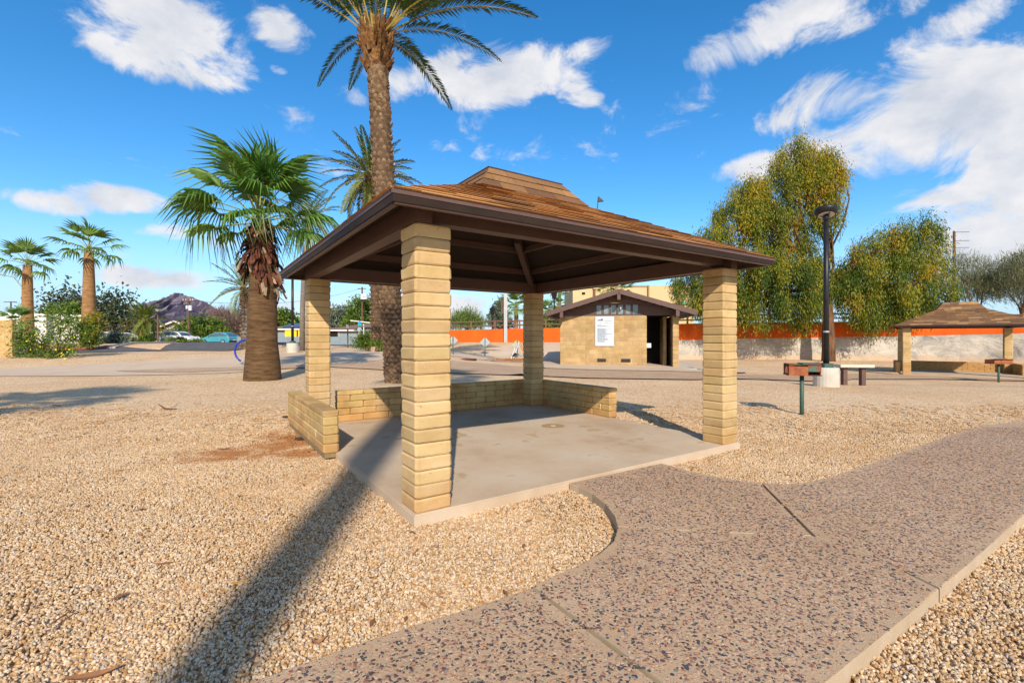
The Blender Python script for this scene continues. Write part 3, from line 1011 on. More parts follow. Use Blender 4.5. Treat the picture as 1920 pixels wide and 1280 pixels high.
# the same kind of shelter further off at the right, turned to face along the sight line
fp = P(1692.5, 701, 21.6)
shelter('picnic_shelter', 'distant picnic shelter at the right in front of the mottled rock wall', (fp.x, fp.y, fp.z - .09), R(-37), PW, PD, CW, 21, .297,
        .562, .815, 3.391, 3.078, (), .09, oldroof=True,
        walls=(((-.072, 2.235), (-.072, 4.64)), ((.46, 4.255), (4.19, 4.255)), ((4.272, 2.12), (4.272, 4.34))),
        slab_rect=(-.018, -.018, 4.24, 4.21))


# ------------------------------------------------------------------ palms
def fan_frond_mesh(name, petL, Rf, nseg, droop, seed, leaf, span=125, wscale=1.0):
    rr = random.Random(seed)
    mb = MB()
    arch = rr.uniform(.02, .08)
    mb.tube([(0, 0, 0), (petL * .5, 0, arch * petL), (petL, 0, 0)], [.028, .02, .014], 4, 1, False)
    hub = Vector((petL, 0, 0))
    for i in range(nseg):
        t = -1 + 2 * (i + .5) / nseg
        a = R(span) * t
        L = Rf * (1 - .28 * abs(t) ** 2) * rr.uniform(.88, 1.06)
        w = Rf * .86 * R(span) * 2 / nseg / 2 * .55 * wscale
        d = Vector((math.cos(a), math.sin(a), 0))
        s = Vector((-math.sin(a), math.cos(a), 0))
        pl = (.035 if i % 2 else -.035) * Rf
        cup = .10 * Rf * (1 - abs(t))
        pts = []
        tipd = droop * rr.uniform(.6, 1.5)
        for f, ww, dz in ((.05, .12, 0), (.42, .85, .06), (.70, .62, .02 - .10 * tipd), (1.0, .03, -.10 - .55 * tipd)):
            c = hub + d * (L * f * (1 - .10 * tipd * f)) + Vector((0, 0, dz * L - cup * f * f * .3))
            k = w * ww
            pts += [c - s * k + Vector((0, 0, -pl * ww)), c + s * k + Vector((0, 0, pl * ww))]
        mb.add(pts, [(0, 1, 3, 2), (2, 3, 5, 4), (4, 5, 7, 6)], 0)
    return mb.mesh(name, [leaf, 'petiole'])


def feather_frond_mesh(name, L, droop, npair, ll, seed, leaf, stalk='petiole_orange', lw=.018, r=.03, bare=.16, vee=.35):
    rr = random.Random(seed)
    mb = MB()

    def pt(t):
        return Vector((L * (t - .16 * droop * t ** 2.5), 0, -L * droop * t ** 2.2))
    N = 9
    mb.tube([pt(i / N) for i in range(N + 1)], [r * (1 - .85 * i / N) for i in range(N + 1)], 4, 1, False)
    for i in range(npair):
        t = bare + (1 - bare) * (i + .5) / npair
        p = pt(t)
        d = (pt(min(1, t + .03)) - pt(t - .03)).normalized()
        up = Vector((0, 1, 0)).cross(d) * -1
        if up.z < 0:
            up = -up
        l = ll * (math.sin(math.pi * min(1, .12 + .9 * t)) ** .6) * rr.uniform(.85, 1.1)
        for sd in (-1, 1):
            fw = .55 + .5 * t
            q = (Vector((0, sd, 0)) + d * fw * rr.uniform(.8, 1.2) + up * rr.uniform(vee * .2, vee * 1.5)).normalized()
            wv = (d - q * d.dot(q)).normalized() * lw
            m_ = p + q * l * .5
            e = p + q * l + Vector((0, 0, -l * rr.uniform(.05, .28)))
            mb.add([p, m_ - wv, e, m_ + wv], [(0, 1, 2, 3)], 0)
    return mb.mesh(name, [leaf, stalk])


def crown(parent, hub, meshes, n, emin, emax, rnd, scale=1.0, azs=None, power=1.0):
    """fronds spiral round the hub from drooping to upright; meshes run from droopy to stiff"""
    for i in range(n):
        f = (i + .5) / n
        e = emin + (emax - emin) * f ** power + rnd.uniform(-7, 7)
        az = i * 137.508 + rnd.uniform(-12, 12)
        k = min(len(meshes) - 1, int(f * len(meshes)))
        put('frond', meshes[k], parent, hub + Vector((0, 0, .15 * f)), Euler((rnd.uniform(-.35, .35), -R(e), R(az)), 'XYZ'),
            scale * rnd.uniform(.85, 1.1))


def boots(parent, pts, radii, rows, per, size, matname, stuffmat, rnd, limit, joined_after=True, tilt=.45):
    """the cut leaf bases that spiral up a date palm's trunk; those on the seen side are parts, the rest are joined"""
    mb0 = []
    for s in range(3):
        k = rnd.uniform(.85, 1.15)
        mb = MB()
        w, h, t = size[0] * k, size[1], size[2]
        mb.add([(-w * .5, 0, 0), (w * .5, 0, 0), (w * .42, t * .9, h * .55), (-w * .42, t * .9, h * .55), (w * .16, t * 1.25, h), (-w * .16, t * 1.25, h), (0, -.02, h * .9), (-w * .45, -.03, -.02), (w * .45, -.03, -.02)],
               [(0, 1, 2, 3), (3, 2, 4, 5), (5, 4, 6), (0, 3, 6), (3, 5, 6), (1, 6, 2), (2, 6, 4)])
        mb0.append(mb)
    meshes = [m.mesh('leaf_base', matname) for m in mb0]
    rest = MB()
    cnt = 0
    n = len(pts)
    for r in range(rows):
        f = (r + .5) / rows * (n - 1)
        i = min(n - 2, int(f))
        g = f - i
        c = Vector(pts[i]).lerp(Vector(pts[i + 1]), g)
        rad = radii[i] * (1 - g) + radii[i + 1] * g
        for k in range(per):
            a = 2 * math.pi * (k + (r % 2) * .5) / per + rnd.uniform(-.08, .08) + r * .03
            nrm = Vector((math.cos(a), math.sin(a), 0))
            p = c + nrm * rad * .96 + Vector((0, 0, rnd.uniform(-.02, .02)))
            rot = Euler((-tilt * rnd.uniform(.5, 1.3), rnd.uniform(-.2, .2), a - math.pi / 2), 'XYZ')
            sc = rnd.uniform(.85, 1.2)
            v = rnd.randrange(3)
            if nrm.y < .25 and cnt < limit:
                cnt += 1
                put('leaf_base', meshes[v], parent, p, rot, sc)
            else:
                mt = Matrix.Translation(p) @ rot.to_matrix().to_4x4() @ Matrix.Scale(sc, 4)
                rest.add([mt @ Vector(q) for q in mb0[v].v], mb0[v].f)
    if rest.v:
        rest.build('leaf_bases', stuffmat, parent, kind='stuff')


rn = random.Random(11)

# --- big fan palm left of the shelter
FAN = [fan_frond_mesh('frond', 1.15, 1.15, 34, 1.25, 1, 'fan_leaf', 105), fan_frond_mesh('frond', 1.3, 1.2, 34, .8, 2, 'fan_leaf', 100),
       fan_frond_mesh('frond', 1.35, 1.25, 34, .5, 3, 'fan_leaf', 95), fan_frond_mesh('frond', 1.2, 1.35, 32, .22, 4, 'fan_leaf', 75)]


def fan_palm(label, base, profile, hub, n, meshes, group, trunk_mat, skirt=None, seed=3, scale=1.0, emin=-30, emax=86):
    rnd = random.Random(seed)
    t = thing('fan_palm', label, 'palm tree', base, 0, group)
    tb = MB()
    pts = [Vector((x, y, z)) for x, y, z, r in profile]
    tb.tube(pts, [r for *_, r in profile], 18, wob=.02)
    tr = tb.build('trunk', trunk_mat, t, True)
    crown(t, Vector(hub), meshes, n, emin, emax, rnd, scale)
    return t, tr


d0 = 15.3
b0 = GD(493, d0)
zz = lambda py, d=d0: EYE + (HY - py) / FPX * d - b0.z
pal, _ = fan_palm('big fan palm with dark shaggy skirt standing just left of the near shelter', b0,
                  [(0, 0, -.1, .585), (-.01, 0, .12, .565), (-.01, 0, .45, .53), (-.02, 0, zz(640), .465), (-.01, 0, zz(570), .435), (-.01, 0, zz(520), .39), (-.04, 0, zz(480), .36), (-.10, 0, zz(450), .30), (-.12, 0, zz(415), .24)],
                  (-.14, 0, zz(420)), 29, FAN, 'fan palms', 'fan_trunk', seed=5, scale=1.1, emin=-16, emax=88)
# shaggy skirt of dead leaf bases on its upper trunk
sk = [MB().add([(-.06, 0, 0), (.06, 0, 0), (.05, .13, -.18), (-.05, .13, -.18), (.035, .12, -.42), (-.035, .12, -.42), (0, .03, -.1)], [(0, 1, 2, 3), (3, 2, 4, 5), (0, 3, 6), (1, 6, 2)]).mesh('dead_leaf_base', 'fibre'),
      MB().add([(-.07, 0, 0), (.07, 0, 0), (.075, .16, -.22), (-.07, .15, -.2), (.03, .17, -.5), (-.05, .2, -.46), (0, .03, -.1)], [(0, 1, 2, 3), (3, 2, 4, 5), (0, 3, 6), (1, 6, 2)]).mesh('dead_leaf_base', 'fibre')]
skp = MB().add([(-.07, 0, 0), (.07, 0, 0), (.09, .12, -.25), (-.09, .12, -.25), (.05, .14, -.5), (-.03, .14, -.55), (0, .03, -.1)], [(0, 1, 2, 3), (3, 2, 4, 5), (0, 3, 6), (1, 6, 2)]).mesh('dead_leaf_base', 'fibre_pale')
for i in range(260):
    py = 420 + 130 * (i / 260) ** .9 + rn.uniform(-6, 6)
    f = (py - 420) / 130
    a = rn.uniform(0, 2 * math.pi)
    if f > .80 and math.cos(a) < -.1:
        continue
    rad = .25 + .18 * min(1, f * 1.5)
    put('dead_leaf_base', skp if (f > .82 and rn.random() < .55) or rn.random() < .05 else rn.choice(sk), pal,
        (-.12 + .1 * f + rad * math.cos(a), rad * math.sin(a), zz(py) + .18), Euler((rn.uniform(-.25, .45), rn.uniform(-.4, .4), a - math.pi / 2), 'XYZ'), rn.uniform(.6, 1.15))

# --- two fan palms at the far left
FANF = [fan_frond_mesh('frond', 1.05, 1.0, 15, .8, 11, 'fan_leaf_far', 95, wscale=1.25), fan_frond_mesh('frond', 1.2, 1.05, 15, .4, 12, 'fan_leaf_far', 85, wscale=1.25), fan_frond_mesh('frond', 1.1, 1.05, 14, .15, 13, 'fan_leaf_far', 65, wscale=1.25)]
for px, hubpy, basepy, d, r0, r1, lab, sd in ((52, 497, 650, 37.5, .44, .32, 'leftmost of the two tall fan palms behind the white wall', 21),
                                              (167, 470, 643, 34.0, .47, .32, 'taller right one of the two fan palms beside the white wall and flowering shrub', 22)):
    b = P(px, basepy, d)
    hz = EYE + (HY - hubpy) / FPX * d - b.z
    fan_palm(lab, b, [(0, 0, -.6, r0 * 1.15), (0, 0, .6, r0), (.0, 0, hz * .45, r0 * .82), (-.02, 0, hz * .8, r1), (-.02, 0, hz, r1 * .85)],
             (-.02, 0, hz), 21, FANF, 'fan palms', 'far_trunk', seed=sd, scale=1.08 if sd == 22 else 1.02)

# --- tall date palm rising behind the shelter roof
dd = 14.4
DATE = [feather_frond_mesh('frond', 4.1, .62, 90, .54, 31, 'date_leaf', lw=.026), feather_frond_mesh('frond', 4.0, .42, 90, .54, 32, 'date_leaf', lw=.026),
        feather_frond_mesh('frond', 3.9, .22, 80, .48, 33, 'date_leaf', lw=.020), feather_frond_mesh('frond', 3.3, .10, 66, .46, 34, 'date_leaf', lw=.020)]
b = GD(744, dd)
t = thing('date_palm', 'tall date palm with rough trunk rising behind the near shelter roof', 'palm tree', b, 0, 'date palms')
tp = [(744, 722, .42), (741, 690, .40), (736, 620, .39), (731, 540, .40), (724, 420, .405), (719, 330, .40), (713, 220, .37), (709, 150, .35), (706, 118, .37), (705, 80, .42), (705, 50, .34)]
pts = [P(x, y, dd) - b for x, y, r in tp]
rad = [r * .78 for *_, r in tp]
MB().tube(pts, rad, 16, wob=.03).build('trunk', 'date_trunk', t, True)
boots(t, pts[:9], [r * .97 for r in rad[:9]], 72, 12, (.17, .14, .034), 'boot', 'boot_stuff', rn, 300, tilt=.24)
# cut stubs under the crown
stub = [MB().add([(-.07, 0, 0), (.07, 0, 0), (.05, .10, .22), (-.05, .10, .22), (.035, .16, .42), (-.035, .16, .42), (0, -.02, .3)], [(0, 1, 2, 3), (3, 2, 4, 5), (0, 3, 6), (1, 6, 2), (3, 5, 6), (2, 6, 4)]).mesh('cut_stub', 'boot_orange')]
hub = P(705, 72, dd) - b
for i in range(110):
    a = rn.uniform(0, 2 * math.pi)
    f = rn.random()
    rr_ = .29 + .08 * math.sin(f * 3.1)
    put('cut_stub', stub[0], t, P(705, 135 - 85 * f, dd) - b + Vector((rr_ * math.cos(a), rr_ * math.sin(a), -.1)), Euler((rn.uniform(-.35, .1), rn.uniform(-.25, .25), a - math.pi / 2), 'XYZ'), rn.uniform(.7, 1.15))
# fronds: those in the picture are set one by one (azimuth seen from above, 0 = right, 90 = away), the rest fan up out of it
for az, el, k, sc in ((-8, 44, 1, 1.34), (-24, 32, 0, 1.22), (6, 52, 1, 1.34), (-14, 36, 0, 1.15), (12, 40, 1, 1.3), (-4, 60, 1, 1.4), (188, 40, 1, 1.05), (-75, 22, 0, .62), (15, 30, 0, .85), (-20, 56, 1, 1.2), (196, 50, 1, .98), (168, 56, 2, 1.0), (215, 62, 2, .95), (120, 22, 0, .60), (150, 16, 0, .62),
                      (60, 20, 0, .80), (80, 40, 1, .9), (230, 45, 1, .8), (35, 62, 2, 1), (0, 70, 2, 1), (185, 72, 3, 1.05), (95, 70, 3, 1.05), (265, 74, 3, 1.1), (320, 72, 3, 1.1), (140, 76, 3, 1.1), (30, 80, 3, 1.1), (220, 82, 3, 1.1), (300, 84, 3, 1.1),
                      (340, 64, 2, 1), (255, 60, 2, .9), (110, 55, 2, 1.0), (20, 74, 2, 1.1), (160, 68, 2, 1.0), (205, 76, 3, 1.0)):
    a = R(az)
    put('frond', DATE[k], t, hub + Vector((.30 * math.cos(a), .30 * math.sin(a), .12)), Euler((rn.uniform(-.2, .2), -R(el), a), 'XYZ'), sc)


# --- other feather palms
def feather_palm(name, label, base, trunk, hub, meshes, n, emin, emax, trunk_mat, seed, scale=1.0, group='date palms', bootrows=0, per=9, bs=(.16, .12, .05), power=1.0):
    rnd = random.Random(seed)
    t = thing(name, label, 'palm tree', base, 0, group)
    pts = [Vector(p[:3]) for p in trunk]
    rad = [p[3] for p in trunk]
    MB().tube(pts, rad, 12, wob=.03).build('trunk', trunk_mat, t, True)
    if bootrows:
        boots(t, pts, rad, bootrows, per, bs, 'boot', 'boot_stuff', rnd, 150)
    crown(t, Vector(hub), meshes, n, emin, emax, rnd, scale, power=power)
    return t


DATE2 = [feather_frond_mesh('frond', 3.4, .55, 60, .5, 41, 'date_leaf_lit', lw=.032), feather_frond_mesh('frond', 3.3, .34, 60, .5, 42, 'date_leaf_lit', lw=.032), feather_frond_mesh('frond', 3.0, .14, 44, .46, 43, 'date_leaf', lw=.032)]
d = 30.0
b = GD(707, d)
q = lambda x, y, r, d=30.0: (*(P(x, y, d) - b), r)
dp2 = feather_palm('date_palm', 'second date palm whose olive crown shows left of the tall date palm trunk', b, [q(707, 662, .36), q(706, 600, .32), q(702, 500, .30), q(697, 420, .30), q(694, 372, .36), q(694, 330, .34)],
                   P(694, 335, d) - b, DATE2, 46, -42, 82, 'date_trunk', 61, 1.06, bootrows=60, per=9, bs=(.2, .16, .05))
for i in range(60):
    a = rn.uniform(0, 2 * math.pi)
    put('cut_stub', stub[0], dp2, P(694, 395 - 50 * rn.random(), d) - b + Vector((.32 * math.cos(a), .32 * math.sin(a), -.1)), Euler((rn.uniform(-.35, .1), 0, a - math.pi / 2), 'XYZ'), rn.uniform(.8, 1.3))
d = 31.0
b = GD(567, d)
QUEEN = [feather_frond_mesh('frond', 2.5, .6, 30, .42, 51, 'bluegreen_leaf', lw=.030), feather_frond_mesh('frond', 2.4, .35, 30, .42, 52, 'bluegreen_leaf', lw=.030)]
q = lambda x, y, r, d=31.0: (*(P(x, y, d) - b), r)
feather_palm('feather_palm', 'slender grey feather palm behind the left rear column of the near shelter', b, [q(567, 660, .19), q(567, 590, .165), q(570, 500, .15), q(577, 440, .14), q(580, 412, .16)],
             P(580, 412, d) - b, QUEEN, 24, -30, 75, 'grey_trunk', 62, 1.0)
d = 33.0
b = GD(462, d)
q = lambda x, y, r, d=33.0: (*(P(x, y, d) - b), r)
DATE3 = [feather_frond_mesh('frond', 2.75, .5, 32, .42, 53, 'bluegreen_leaf', lw=.032), feather_frond_mesh('frond', 2.7, .3, 32, .42, 54, 'bluegreen_leaf', lw=.032), feather_frond_mesh('frond', 2.5, .14, 30, .4, 55, 'bluegreen_leaf', lw=.032)]
feather_palm('date_palm', 'small grey green date palm left of the big fan palm trunk', b, [q(462, 658, .34), q(461, 620, .30), q(460, 580, .24), q(459, 560, .26), q(459, 540, .22)],
             P(459, 543, d) - b, DATE3, 30, -22, 82, 'grey_trunk', 63, 1.0, bootrows=22, per=9, bs=(.2, .16, .05))
d = 56.0
b = GD(273, d)
q = lambda x, y, r, d=56.0: (*(P(x, y, d) - b), r)
CAN = [feather_frond_mesh('frond', 3.0, .95, 30, .5, 56, 'canary_leaf', lw=.05), feather_frond_mesh('frond', 3.0, .6, 30, .5, 57, 'canary_leaf', lw=.05), feather_frond_mesh('frond', 2.9, .3, 30, .5, 58, 'canary_leaf', lw=.05)]
feather_palm('date_palm', 'bushy low date palm with drooping fronds in front of the white gabled house', b, [q(273, 648, .45), q(273, 625, .42), q(273, 604, .5)],
             P(273, 603, d) - b, CAN, 50, -40, 80, 'far_trunk', 64, 1.0)
# low fan palm by the left wall end
d = 30.0
b = GD(35, d)
b.z += .3
fan_palm('low fan palm with blue green leaves behind the block wall end', b, [(0, 0, -.3, .2), (0, 0, 1.0, .2), (0, 0, 1.35, .16)], (0, 0, 1.35), 20, FANF, 'fan palms', 'grey_trunk', seed=71, scale=.62)
# fan palms beyond the orange wall
for px, hubpy, d, sc, lab in ((968, 577, 62, 1.25, 'green fan palm beyond the orange wall seen left of the rear shelter column'),
                              (1022, 590, 66, 1.1, 'low fan palm beyond the orange wall beside the restroom eave'),
                              (1049, 543, 95, 1.5, 'tall thin fan palm far behind the restroom roof'),
                              (1047, 574, 60, .62, 'small fan palm tuft just above the left slope of the restroom roof'),
                              (1140, 549, 44, .55, 'fan palm tuft showing over the restroom ridge left of its peak'),
                              (1165, 546, 44, .62, 'fan palm tuft showing over the restroom ridge right of its peak')):
    b = GD(px, d)
    hz = EYE + (HY - hubpy) / FPX * d - b.z
    tall = px == 1049
    fan_palm(lab, b, [(0, 0, -.2, .3 if not tall else .45), (0, 0, hz * .5, .25 if not tall else .4), (0, 0, hz - 1.2, .3), (0, 0, hz, .25)], (0, 0, hz), 26, FANF, 'fan palms', 'far_trunk' if not tall else 'grey_trunk', seed=int(px), scale=sc)
b = GD(1075, 110)
hz = EYE + (HY - 535) / FPX * 110 - b.z
fan_palm('very tall fan palm far behind, its trunk just left of the beige building', b, [(0, 0, -.2, .7), (0, 0, hz * .6, .62), (0, 0, hz, .5)], (0, 0, hz), 26, FANF, 'fan palms', 'grey_trunk', seed=99, scale=1.6)
# two palms that stand behind the camera; their shadows cross the gravel
for bx, by, h, r_, lab, sd in ((.50, -16.0, 20.5, .20, 'slim fan palm behind the viewer casting the long shadow stripe', 81), (-9.3, -3.9, 8.6, .26, 'fan palm behind the viewer at the left casting a crown shadow', 82),
                               (-12.4, -7.6, 9.6, .26, 'second fan palm behind the viewer at the left', 83)):
    fan_palm(lab, (bx, by, 0), [(0, 0, -.1, r_ * 1.15), (0, 0, h * .53, r_ * .88), (0, 0, h * .68, r_ * 1.2), (0, 0, h, r_ * 1.2)], (0, 0, h), 30, FAN, 'fan palms', 'fan_trunk', seed=sd, scale=.9)


# ------------------------------------------------------------------ broad-leaved trees and shrubs
def leaf_mesh(name, material, blobs, n, size, droop, seed, clump=.35, shell=.55, base=None, stretch=1.0, up=0.0, per=18):
    """many small leaf faces gathered in clumps through the crown's volume. blobs: (centre, (rx, ry, rz), weight)"""
    g = np.random.default_rng(seed)
    wts = np.array([b[2] for b in blobs], float)
    wts /= wts.sum()
    ncl = max(4, n // per)
    idx = g.choice(len(blobs), ncl, p=wts)
    cen = np.array([b[0] for b in blobs])[idx]
    rad = np.array([b[1] for b in blobs])[idx]
    d = g.normal(size=(ncl, 3))
    d /= np.linalg.norm(d, axis=1, keepdims=True)
    rr_ = shell + (1 - shell) * g.random((ncl, 1)) ** .7
    rr_ = np.where(g.random((ncl, 1)) < .25, g.random((ncl, 1)) ** .5, rr_)
    cl = cen + d * rad * rr_
    out = d.copy()
    k = np.repeat(np.arange(ncl), per)
    m = len(k)
    off = g.normal(size=(m, 3)) * clump
    off[:, 2] *= stretch
    off[:, 2] -= np.abs(g.normal(size=m)) * clump * droop
    p = cl[k] + off
    dr = g.normal(size=(m, 3)) * .8 + out[k] * .5
    dr[:, 2] += -droop * 1.6 + up * 1.6
    dr /= np.linalg.norm(dr, axis=1, keepdims=True)
    s = np.cross(dr, g.normal(size=(m, 3)))
    s /= np.linalg.norm(s, axis=1, keepdims=True)
    L = size[0] * g.uniform(.6, 1.3, (m, 1))
    Wd = size[1] * g.uniform(.7, 1.3, (m, 1))
    nv = np.empty((m, 4, 3))
    nv[:, 0] = p
    nv[:, 1] = p + dr * L * .5 + s * Wd * .5
    nv[:, 2] = p + dr * L
    nv[:, 3] = p + dr * L * .5 - s * Wd * .5
    me = bpy.data.meshes.new(name)
    me.vertices.add(m * 4)
    me.vertices.foreach_set('co', nv.reshape(-1))
    me.loops.add(m * 4)
    me.loops.foreach_set('vertex_index', np.arange(m * 4, dtype=np.int32))
    me.polygons.add(m)
    me.polygons.foreach_set('loop_start', np.arange(0, m * 4, 4, dtype=np.int32))
    me.polygons.foreach_set('loop_total', np.full(m, 4, dtype=np.int32))
    me.materials.append(M[material])
    me.update(calc_edges=True)
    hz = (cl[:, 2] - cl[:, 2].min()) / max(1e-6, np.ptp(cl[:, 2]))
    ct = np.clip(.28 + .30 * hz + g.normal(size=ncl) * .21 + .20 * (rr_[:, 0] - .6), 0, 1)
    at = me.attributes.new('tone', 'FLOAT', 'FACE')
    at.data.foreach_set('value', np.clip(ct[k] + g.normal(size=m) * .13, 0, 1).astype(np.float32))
    return me


def limb(mb, a, b, r0, r1, bend=.12, n=5, rnd=random):
    a, b = Vector(a), Vector(b)
    ln = (b - a).length
    o = Vector((rnd.uniform(-1, 1), rnd.uniform(-1, 1), rnd.uniform(-.3, .6))) * ln * bend
    pts = [a.lerp(b, i / n) + o * math.sin(math.pi * i / n) for i in range(n + 1)]
    mb.tube(pts, [r0 + (r1 - r0) * i / n for i in range(n + 1)], 7, wob=.06)
    return pts


def px_tree(name, label, cat, base_px, d, blobs_px, trunk_r, leaf, n, size, droop, seed, group=None, clump=.3, trunk_top=None, bark='bark', shell=.55, stretch=1.0, depth_k=.8, up=0.0, per=18, base_z=None, fork=.5, trunkless=False):
    rnd = random.Random(seed)
    b = GD(base_px, d)
    if base_z is not None:
        b.z = base_z
    t = thing(name, label, cat, b, 0, group)
    blobs = []
    for bl in blobs_px:
        px, py, rx, ry = bl[:4]
        dz = bl[4] if len(bl) > 4 else rnd.uniform(-.4, .4) * rx / FPX * d
        c = P(px, py, d + dz) - b
        r = (rx / FPX * d, rx / FPX * d * depth_k, ry / FPX * d)
        blobs.append((tuple(c), r, rx * ry))
    if not trunkless:
        mb = MB()
        top = P(*(trunk_top or (base_px, (blobs_px[0][1] + HY) / 2)), d) - b
        limb(mb, (0, 0, -.2), top, trunk_r * 1.15, trunk_r * .72, .03, rnd=rnd)
        for c, r, w in blobs:
            c = Vector(c)
            pts = limb(mb, top + (c - top) * .02, top + (c - top) * .8 + Vector((0, .35 * r[1], 0)), trunk_r * fork, trunk_r * .10, .12, rnd=rnd)
            for _ in range(4):
                e = c + Vector([rnd.uniform(-.8, .8) * r[i] for i in range(3)])
                limb(mb, pts[rnd.randrange(2, 5)], e, trunk_r * .18, trunk_r * .04, .15, 4, rnd)
        mb.build('trunk', bark, t, True)
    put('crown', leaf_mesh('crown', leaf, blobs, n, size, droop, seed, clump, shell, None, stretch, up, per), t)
    return t


# the big weeping tree by the mottled wall
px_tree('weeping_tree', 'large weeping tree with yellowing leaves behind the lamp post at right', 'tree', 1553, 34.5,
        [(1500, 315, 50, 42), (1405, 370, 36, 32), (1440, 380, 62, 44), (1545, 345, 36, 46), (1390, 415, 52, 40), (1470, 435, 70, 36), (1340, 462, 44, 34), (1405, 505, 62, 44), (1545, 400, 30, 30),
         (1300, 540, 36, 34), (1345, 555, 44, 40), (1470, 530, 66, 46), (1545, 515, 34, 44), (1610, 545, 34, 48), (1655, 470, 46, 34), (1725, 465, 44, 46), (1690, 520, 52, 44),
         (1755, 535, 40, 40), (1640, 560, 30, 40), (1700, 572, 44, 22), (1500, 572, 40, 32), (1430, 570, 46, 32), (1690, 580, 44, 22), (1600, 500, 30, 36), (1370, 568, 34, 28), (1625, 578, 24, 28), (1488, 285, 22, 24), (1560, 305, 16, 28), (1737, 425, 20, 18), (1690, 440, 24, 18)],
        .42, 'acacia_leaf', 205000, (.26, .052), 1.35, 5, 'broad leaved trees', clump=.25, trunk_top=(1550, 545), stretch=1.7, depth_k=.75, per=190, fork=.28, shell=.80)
px_tree('desert_tree', 'wispy olive tree behind the distant shelter roof', 'tree', 1830, 46, [(1835, 520, 38, 30), (1815, 545, 40, 25), (1855, 545, 28, 22), (1800, 500, 14, 14)], .2, 'olive_leaf', 9000, (.55, .035), -.5, 6, 'broad leaved trees', clump=.35, up=.5, trunk_top=(1830, 590))
px_tree('desert_tree', 'wispy olive tree cut off by the right picture edge', 'tree', 1912, 44, [(1905, 520, 30, 30), (1935, 510, 45, 40), (1895, 545, 25, 22), (1950, 550, 40, 30)], .2, 'olive_leaf', 10000, (.55, .035), -.5, 7, 'broad leaved trees', clump=.35, up=.5, trunk_top=(1915, 590))
# left background
px_tree('dark_tree', 'dark sparse tree behind the white wall between the fan palms', 'tree', 215, 62, [(110, 575, 32, 22), (140, 560, 28, 22), (215, 565, 26, 20), (205, 590, 38, 25), (230, 580, 18, 28), (165, 580, 40, 25), (95, 595, 20, 14)], .3, 'dark_leaf', 3900, (.48, .26), .3, 8, 'broad leaved trees', clump=.9, trunk_top=(200, 615), shell=.45, per=7)
px_tree('green_tree', 'bright green bush crown rising just above the white wall', 'tree', 110, 52, [(100, 592, 22, 12), (130, 588, 26, 14)], .15, 'green_leaf', 2200, (.45, .2), .1, 9, 'broad leaved trees', clump=.3, trunk_top=(115, 610))
px_tree('palo_verde', 'spreading light green tree between the white gabled house and teal car', 'tree', 380, 66, [(372, 612, 24, 15), (395, 615, 24, 15), (352, 622, 26, 12), (380, 625, 38, 12), (408, 628, 18, 10)], .2, 'green_leaf', 6000, (.6, .16), .1, 10, 'broad leaved trees', clump=.4, trunk_top=(380, 634))
px_tree('bare_tree', 'bare purple brown tree behind the teal car', 'tree', 430, 74, [(430, 605, 30, 18), (415, 600, 18, 12), (445, 612, 20, 18)], .22, 'bare_twig', 9000, (1.1, .035), -.3, 11, 'broad leaved trees', clump=.5, up=.5, trunk_top=(430, 625))
px_tree('green_tree', 'bright green tree left of the grey house roof', 'tree', 530, 82, [(520, 598, 20, 14), (540, 600, 18, 13), (505, 605, 16, 12)], .3, 'green_leaf', 3500, (.7, .3), .1, 12, 'broad leaved trees', clump=.5)
px_tree('pine_tree', 'bushy pine with layered crown behind the transformer pole', 'tree', 678, 88, [(678, 568, 16, 8), (672, 585, 20, 8), (690, 575, 12, 9), (676, 602, 26, 9), (660, 608, 20, 9), (695, 605, 16, 12)], .35, 'green_leaf', 7000, (.6, .18), .0, 13, 'broad leaved trees', clump=.5)
px_tree('hazy_tree', 'pale green tree behind the roof of the brown roofed house', 'tree', 635, 105, [(640, 592, 22, 14), (622, 602, 24, 14), (650, 605, 22, 14)], .3, 'grey_leaf', 4500, (.8, .3), .0, 14, 'broad leaved trees', clump=.7)
px_tree('shrub_tree', 'feathery green bush just above the left end of the orange wall', 'tree', 876, 56, [(876, 602, 22, 15), (858, 610, 18, 12), (895, 611, 14, 11)], .15, 'green_leaf', 4500, (.5, .05), -.4, 15, 'broad leaved trees', clump=.35, up=.5)
px_tree('conifer', 'grey green conifer beyond the orange wall right of the lantern', 'tree', 936, 70, [(937, 578, 7, 12), (935, 590, 13, 12), (932, 602, 16, 9), (946, 604, 16, 10)], .25, 'grey_leaf', 4500, (.5, .14), .0, 16, 'broad leaved trees', clump=.35)
px_tree('green_tree', 'green bush under the restroom eave beyond the orange wall', 'tree', 1035, 58, [(1038, 600, 14, 9), (1020, 602, 12, 8)], .2, 'green_leaf', 2200, (.45, .14), .2, 17, 'broad leaved trees', clump=.35)
px_tree('far_trees', 'low line of dark green trees far behind the street', 'trees', 560, 150, [(x, 628 - (x * 37 % 7), 26, 7) for x in range(-60, 760, 34)], .3, 'dark_leaf', 9000, (1.1, .5), .0, 18, None, clump=.9, trunkless=True)
